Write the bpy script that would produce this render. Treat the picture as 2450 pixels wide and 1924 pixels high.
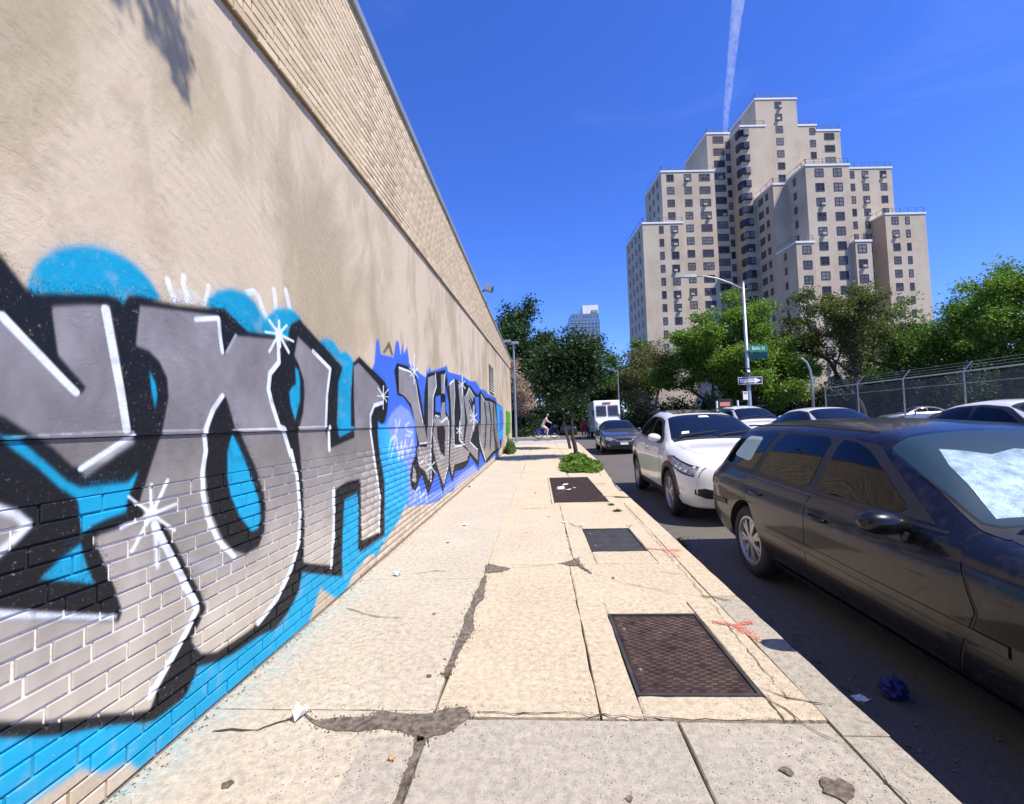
import bpy, bmesh, math, random
import numpy as np
from mathutils import Vector, Matrix, Euler
from mathutils.bvhtree import BVHTree
R=math.radians
SC=bpy.context.scene
for o in list(bpy.data.objects): bpy.data.objects.remove(o)
COL=SC.collection
# ------------------------------------------------------------------ camera
YAW,PITCH,ROLL=R(3.37),R(2.78),0.030
EYE=1.36
f0=Vector((-math.sin(YAW)*math.cos(PITCH),math.cos(YAW)*math.cos(PITCH),math.sin(PITCH)))
r0=Vector((math.cos(YAW),math.sin(YAW),0)); u0=r0.cross(f0)
cr=math.cos(ROLL)*r0-math.sin(ROLL)*u0; cu=math.cos(ROLL)*u0+math.sin(ROLL)*r0
cam=bpy.data.cameras.new('camera'); co=bpy.data.objects.new('camera',cam); COL.objects.link(co)
cam.sensor_width=36; cam.lens=36*1050/2450; cam.clip_start=.05; cam.clip_end=9000
M=Matrix((cr,cu,-f0)).transposed().to_4x4(); M.translation=Vector((0,0,EYE)); co.matrix_world=M
SC.camera=co
# ------------------------------------------------------------------ daylight
SUN=Vector((.46,-.32,.9)).normalized()
w=bpy.data.worlds.new("World"); SC.world=w; w.use_nodes=True
nt=w.node_tree; nt.nodes.clear()
sky=nt.nodes.new('ShaderNodeTexSky'); sky.sky_type='NISHITA'; sky.sun_disc=False
sky.sun_elevation=math.asin(SUN.z); sky.sun_rotation=math.atan2(SUN.x,SUN.y)
sky.air_density=1.0; sky.dust_density=0.0; sky.ozone_density=6.0; sky.altitude=0
hs=nt.nodes.new('ShaderNodeHueSaturation'); hs.inputs['Saturation'].default_value=1.12; hs.inputs['Hue'].default_value=.506; tn=nt.nodes.new('ShaderNodeMixRGB'); tn.blend_type='MULTIPLY'; tn.inputs[0].default_value=1; tn.inputs[2].default_value=(1.0,1.22,2.0,1)
bg=nt.nodes.new('ShaderNodeBackground'); bg.inputs[1].default_value=.088
wo=nt.nodes.new('ShaderNodeOutputWorld')
nt.links.new(sky.outputs[0],hs.inputs['Color']); nt.links.new(hs.outputs[0],tn.inputs[1]); 
tc=nt.nodes.new('ShaderNodeTexCoord'); mp=nt.nodes.new('ShaderNodeMapping'); mp.inputs['Scale'].default_value=(1.4,1.4,4.5); mp.inputs['Rotation'].default_value=(0,.25,.5)
nz=nt.nodes.new('ShaderNodeTexNoise'); nz.inputs['Scale'].default_value=1.6; nz.inputs['Detail'].default_value=7; nz.inputs['Roughness'].default_value=.62; nz.inputs['Distortion'].default_value=1.1
rp=nt.nodes.new('ShaderNodeValToRGB'); rp.color_ramp.elements[0].position=.55; rp.color_ramp.elements[0].color=(0,0,0,1); rp.color_ramp.elements[1].position=.80; rp.color_ramp.elements[1].color=(.035,.035,.035,1)
ci=nt.nodes.new('ShaderNodeMixRGB'); ci.inputs[2].default_value=(9,10.5,12,1)
nt.links.new(tc.outputs['Generated'],mp.inputs[0]); nt.links.new(mp.outputs[0],nz.inputs['Vector']); nt.links.new(nz.outputs['Fac'],rp.inputs[0]); nt.links.new(rp.outputs[0],ci.inputs[0]); nt.links.new(tn.outputs[0],ci.inputs[1]); nt.links.new(ci.outputs[0],bg.inputs[0]); nt.links.new(bg.outputs[0],wo.inputs[0])
sl=bpy.data.lights.new('sun','SUN'); sl.energy=5.0; sl.angle=R(.53); sl.color=(1,.93,.83)
so=bpy.data.objects.new('sun',sl); COL.objects.link(so); so.rotation_euler=SUN.to_track_quat('Z','Y').to_euler(); so.location=(20,-10,40)
vs=SC.view_settings; SC.display_settings.display_device='sRGB'
vs.view_transform='Standard'; vs.look='None'; vs.exposure=.54; vs.gamma=1; vs.use_curve_mapping=False
# ------------------------------------------------------------------ helpers
def tag(o,label=None,cat=None,group=None,kind=None):
    if label: o['label']=label
    if cat: o['category']=cat
    if group: o['group']=group
    if kind: o['kind']=kind
    return o
def empty(name,loc=(0,0,0),rz=0,label=None,cat=None,group=None):
    o=bpy.data.objects.new(name,None); COL.objects.link(o); o.location=loc; o.rotation_euler=(0,0,rz)
    o.empty_display_size=.2
    return tag(o,label,cat,group)
def link(name,me,mat=None,parent=None,loc=None,rz=None,kind=None):
    o=bpy.data.objects.new(name,me); COL.objects.link(o)
    if mat is not None and len(me.materials)==0: me.materials.append(mat)
    if parent is not None: o.parent=parent
    if loc is not None: o.location=loc
    if rz is not None: o.rotation_euler=(0,0,rz)
    if kind: o['kind']=kind
    return o
class MB:
    "collects vertices and faces of one mesh"
    def __init__(s): s.v=[];s.f=[];s.m=[]
    def add(s,vs,fs,mi=0):
        n=len(s.v); s.v+= [tuple(v) for v in vs]; s.f+=[tuple(i+n for i in f) for f in fs]; s.m+=[mi]*len(fs); return s
    def box(s,a,b,mi=0,rz=0,c=None,skip=''):
        x0,y0,z0=a;x1,y1,z1=b
        vs=[(x0,y0,z0),(x1,y0,z0),(x1,y1,z0),(x0,y1,z0),(x0,y0,z1),(x1,y0,z1),(x1,y1,z1),(x0,y1,z1)]
        if rz:
            c=c or ((x0+x1)/2,(y0+y1)/2);k,q=math.cos(rz),math.sin(rz)
            vs=[(c[0]+(x-c[0])*k-(y-c[1])*q,c[1]+(x-c[0])*q+(y-c[1])*k,z) for x,y,z in vs]
        F={'b':(0,3,2,1),'t':(4,5,6,7),'f':(0,1,5,4),'r':(1,2,6,5),'k':(2,3,7,6),'l':(3,0,4,7)}
        return s.add(vs,[F[k] for k in F if k not in skip],mi)
    def tube(s,pts,rad,n=8,mi=0,cap=True):
        pts=[Vector(p) for p in pts]; rs=rad if isinstance(rad,(list,tuple)) else [rad]*len(pts)
        vs=[];fs=[];prev=None
        for i,p in enumerate(pts):
            t=(pts[min(i+1,len(pts)-1)]-pts[max(i-1,0)]).normalized()
            a=prev if prev else (Vector((0,0,1)) if abs(t.z)<.9 else Vector((1,0,0)))
            x=(a-t*a.dot(t)).normalized(); y=t.cross(x); prev=x
            for k in range(n):
                an=2*math.pi*k/n; vs.append(p+(x*math.cos(an)+y*math.sin(an))*rs[i])
        for i in range(len(pts)-1):
            for k in range(n): fs.append((i*n+k,i*n+(k+1)%n,(i+1)*n+(k+1)%n,(i+1)*n+k))
        if cap: fs+= [tuple(range(n-1,-1,-1)),tuple(range((len(pts)-1)*n,len(pts)*n))]
        return s.add(vs,fs,mi)
    def prism(s,poly,z0,z1,mi=0,bottom=True):
        n=len(poly)
        a=sum(poly[i][0]*poly[(i+1)%n][1]-poly[(i+1)%n][0]*poly[i][1] for i in range(n))
        if a<0: poly=poly[::-1]
        vs=[(x,y,z0) for x,y in poly]+[(x,y,z1) for x,y in poly]
        fs=[tuple(range(n,2*n))]+[(i,(i+1)%n,n+(i+1)%n,n+i) for i in range(n)]
        if bottom: fs.append(tuple(range(n-1,-1,-1)))
        return s.add(vs,fs,mi)
    def lathe(s,prof,n=24,axis='x',c=(0,0,0),mi=0):
        vs=[];m=len(prof)
        for k in range(n):
            a=2*math.pi*k/n
            for r_,h in prof:
                q=(h,r_*math.cos(a),r_*math.sin(a)) if axis=='x' else (r_*math.cos(a),r_*math.sin(a),h)
                vs.append((q[0]+c[0],q[1]+c[1],q[2]+c[2]))
        fs=[(k*m+i,k*m+i+1,((k+1)%n)*m+i+1,((k+1)%n)*m+i) for k in range(n) for i in range(m-1)]
        return s.add(vs,fs,mi)
    def mesh(s,name,smooth=False):
        me=bpy.data.meshes.new(name); me.from_pydata(s.v,[],s.f)
        if any(s.m): me.polygons.foreach_set('material_index',s.m)
        if smooth: me.polygons.foreach_set('use_smooth',[True]*len(me.polygons))
        me.update(); return me
    def obj(s,name,mat=None,parent=None,loc=None,rz=None,smooth=False,kind=None,mats=None,autos=None):
        me=s.mesh(name,smooth)
        if mats:
            for m_ in mats: me.materials.append(m_)
        o=link(name,me,None if mats else mat,parent,loc,rz,kind)
        if autos:
            me.polygons.foreach_set('use_smooth',[True]*len(me.polygons))
            bm=bmesh.new();bm.from_mesh(me)
            for e in bm.edges:
                if len(e.link_faces)==2 and e.calc_face_angle(0)>R(autos): e.smooth=False
            bm.to_mesh(me);bm.free()
        return o
def quick(name,vs,fs):
    me=bpy.data.meshes.new(name)
    vs=np.asarray(vs,np.float32);fs=np.asarray(fs,np.int32);nf,k=fs.shape
    me.vertices.add(len(vs));me.vertices.foreach_set('co',vs.ravel())
    me.loops.add(nf*k);me.loops.foreach_set('vertex_index',fs.ravel())
    me.polygons.add(nf);me.polygons.foreach_set('loop_start',np.arange(0,nf*k,k,dtype=np.int32))
    me.polygons.foreach_set('loop_total',np.full(nf,k,np.int32)); me.update(calc_edges=True); return me
def copy_tree(o,parent=None):
    c=o.copy(); COL.objects.link(c)
    if parent is not None: c.parent=parent
    for ch in o.children: copy_tree(ch,c)
    return c
# ------------------------------------------------------------------ materials
class NT:
    def __init__(s,name):
        s.m=bpy.data.materials.new(name); s.m.use_nodes=True; s.t=s.m.node_tree; s.b=s.t.nodes['Principled BSDF']; s.out=s.t.nodes['Material Output']
    def n(s,ty,**k):
        n=s.t.nodes.new('ShaderNode'+ty)
        for a,v in k.items():
            if a in n.inputs: n.inputs[a].default_value=v
            else: setattr(n,a,v)
        return n
    def l(s,a,b): s.t.links.new(a,b)
    def pos(s,scale=(1,1,1),obj=False):
        g=s.n('TexCoord').outputs['Object'] if obj else s.n('NewGeometry').outputs['Position']
        mp=s.n('Mapping'); mp.inputs['Scale'].default_value=scale; s.l(g,mp.inputs[0]); return mp.outputs[0]
    def noise(s,vec,scale,detail=6,rough=.6,dist=0):
        n=s.n('TexNoise'); n.inputs['Scale'].default_value=scale;n.inputs['Detail'].default_value=detail;n.inputs['Roughness'].default_value=rough;n.inputs['Distortion'].default_value=dist
        s.l(vec,n.inputs['Vector']); return n.outputs['Fac']
    def ramp(s,fac,stops):
        r_=s.n('ValToRGB'); e=r_.color_ramp.elements
        while len(e)<len(stops): e.new(.5)
        for i,(p,c) in enumerate(stops):
            e[i].position=p; e[i].color=(c if hasattr(c,'__len__') else (c,c,c))[:3]+(1,) if hasattr(c,'__len__') else (c,c,c,1)
        s.l(fac,r_.inputs[0]); return r_.outputs[0]
    def mix(s,fac,a,b,mode='MIX'):
        m=s.n('MixRGB',blend_type=mode)
        for i,v in ((0,fac),(1,a),(2,b)):
            if hasattr(v,'links'): s.l(v,m.inputs[i])
            else: m.inputs[i].default_value=v if i==0 else (tuple(v)+(1,))[:4]
        return m.outputs[0]
    def math(s,op,a,b=None,clamp=False):
        m=s.n('Math',operation=op,use_clamp=clamp)
        for i,v in ((0,a),(1,b)):
            if v is None: continue
            if hasattr(v,'links'): s.l(v,m.inputs[i])
            else: m.inputs[i].default_value=v
        return m.outputs[0]
    def bump(s,h,strength=.3,dist=.01,prev=None):
        b=s.n('Bump'); b.inputs['Strength'].default_value=strength;b.inputs['Distance'].default_value=dist
        s.l(h,b.inputs['Height'])
        if prev: s.l(prev,b.inputs['Normal'])
        return b.outputs[0]
    def set(s,**k):
        for a,v in k.items():
            i=s.b.inputs[a.replace('_',' ')]
            if hasattr(v,'links'): s.l(v,i)
            else: i.default_value=v if not hasattr(v,'__len__') else (tuple(v)+(1,))[:4]
        return s.m
def plain(name,c,rough=.6,var=.12,scale=4,metal=0,coat=0,bump=0,spec=.5,obj=True):
    n=NT(name); v=n.pos(obj=obj); f=n.noise(v,scale,5)
    lo=tuple(x*(1-var) for x in c); hi=tuple(min(1,x*(1+var)) for x in c)
    col=n.ramp(f,[(.3,lo),(.7,hi)])
    n.set(Base_Color=col,Roughness=rough,Metallic=metal,Coat_Weight=coat,Coat_Roughness=.04,Specular_IOR_Level=spec)
    if bump: n.set(Normal=n.bump(n.noise(v,scale*12,4),bump,.004))
    return n.m
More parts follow.
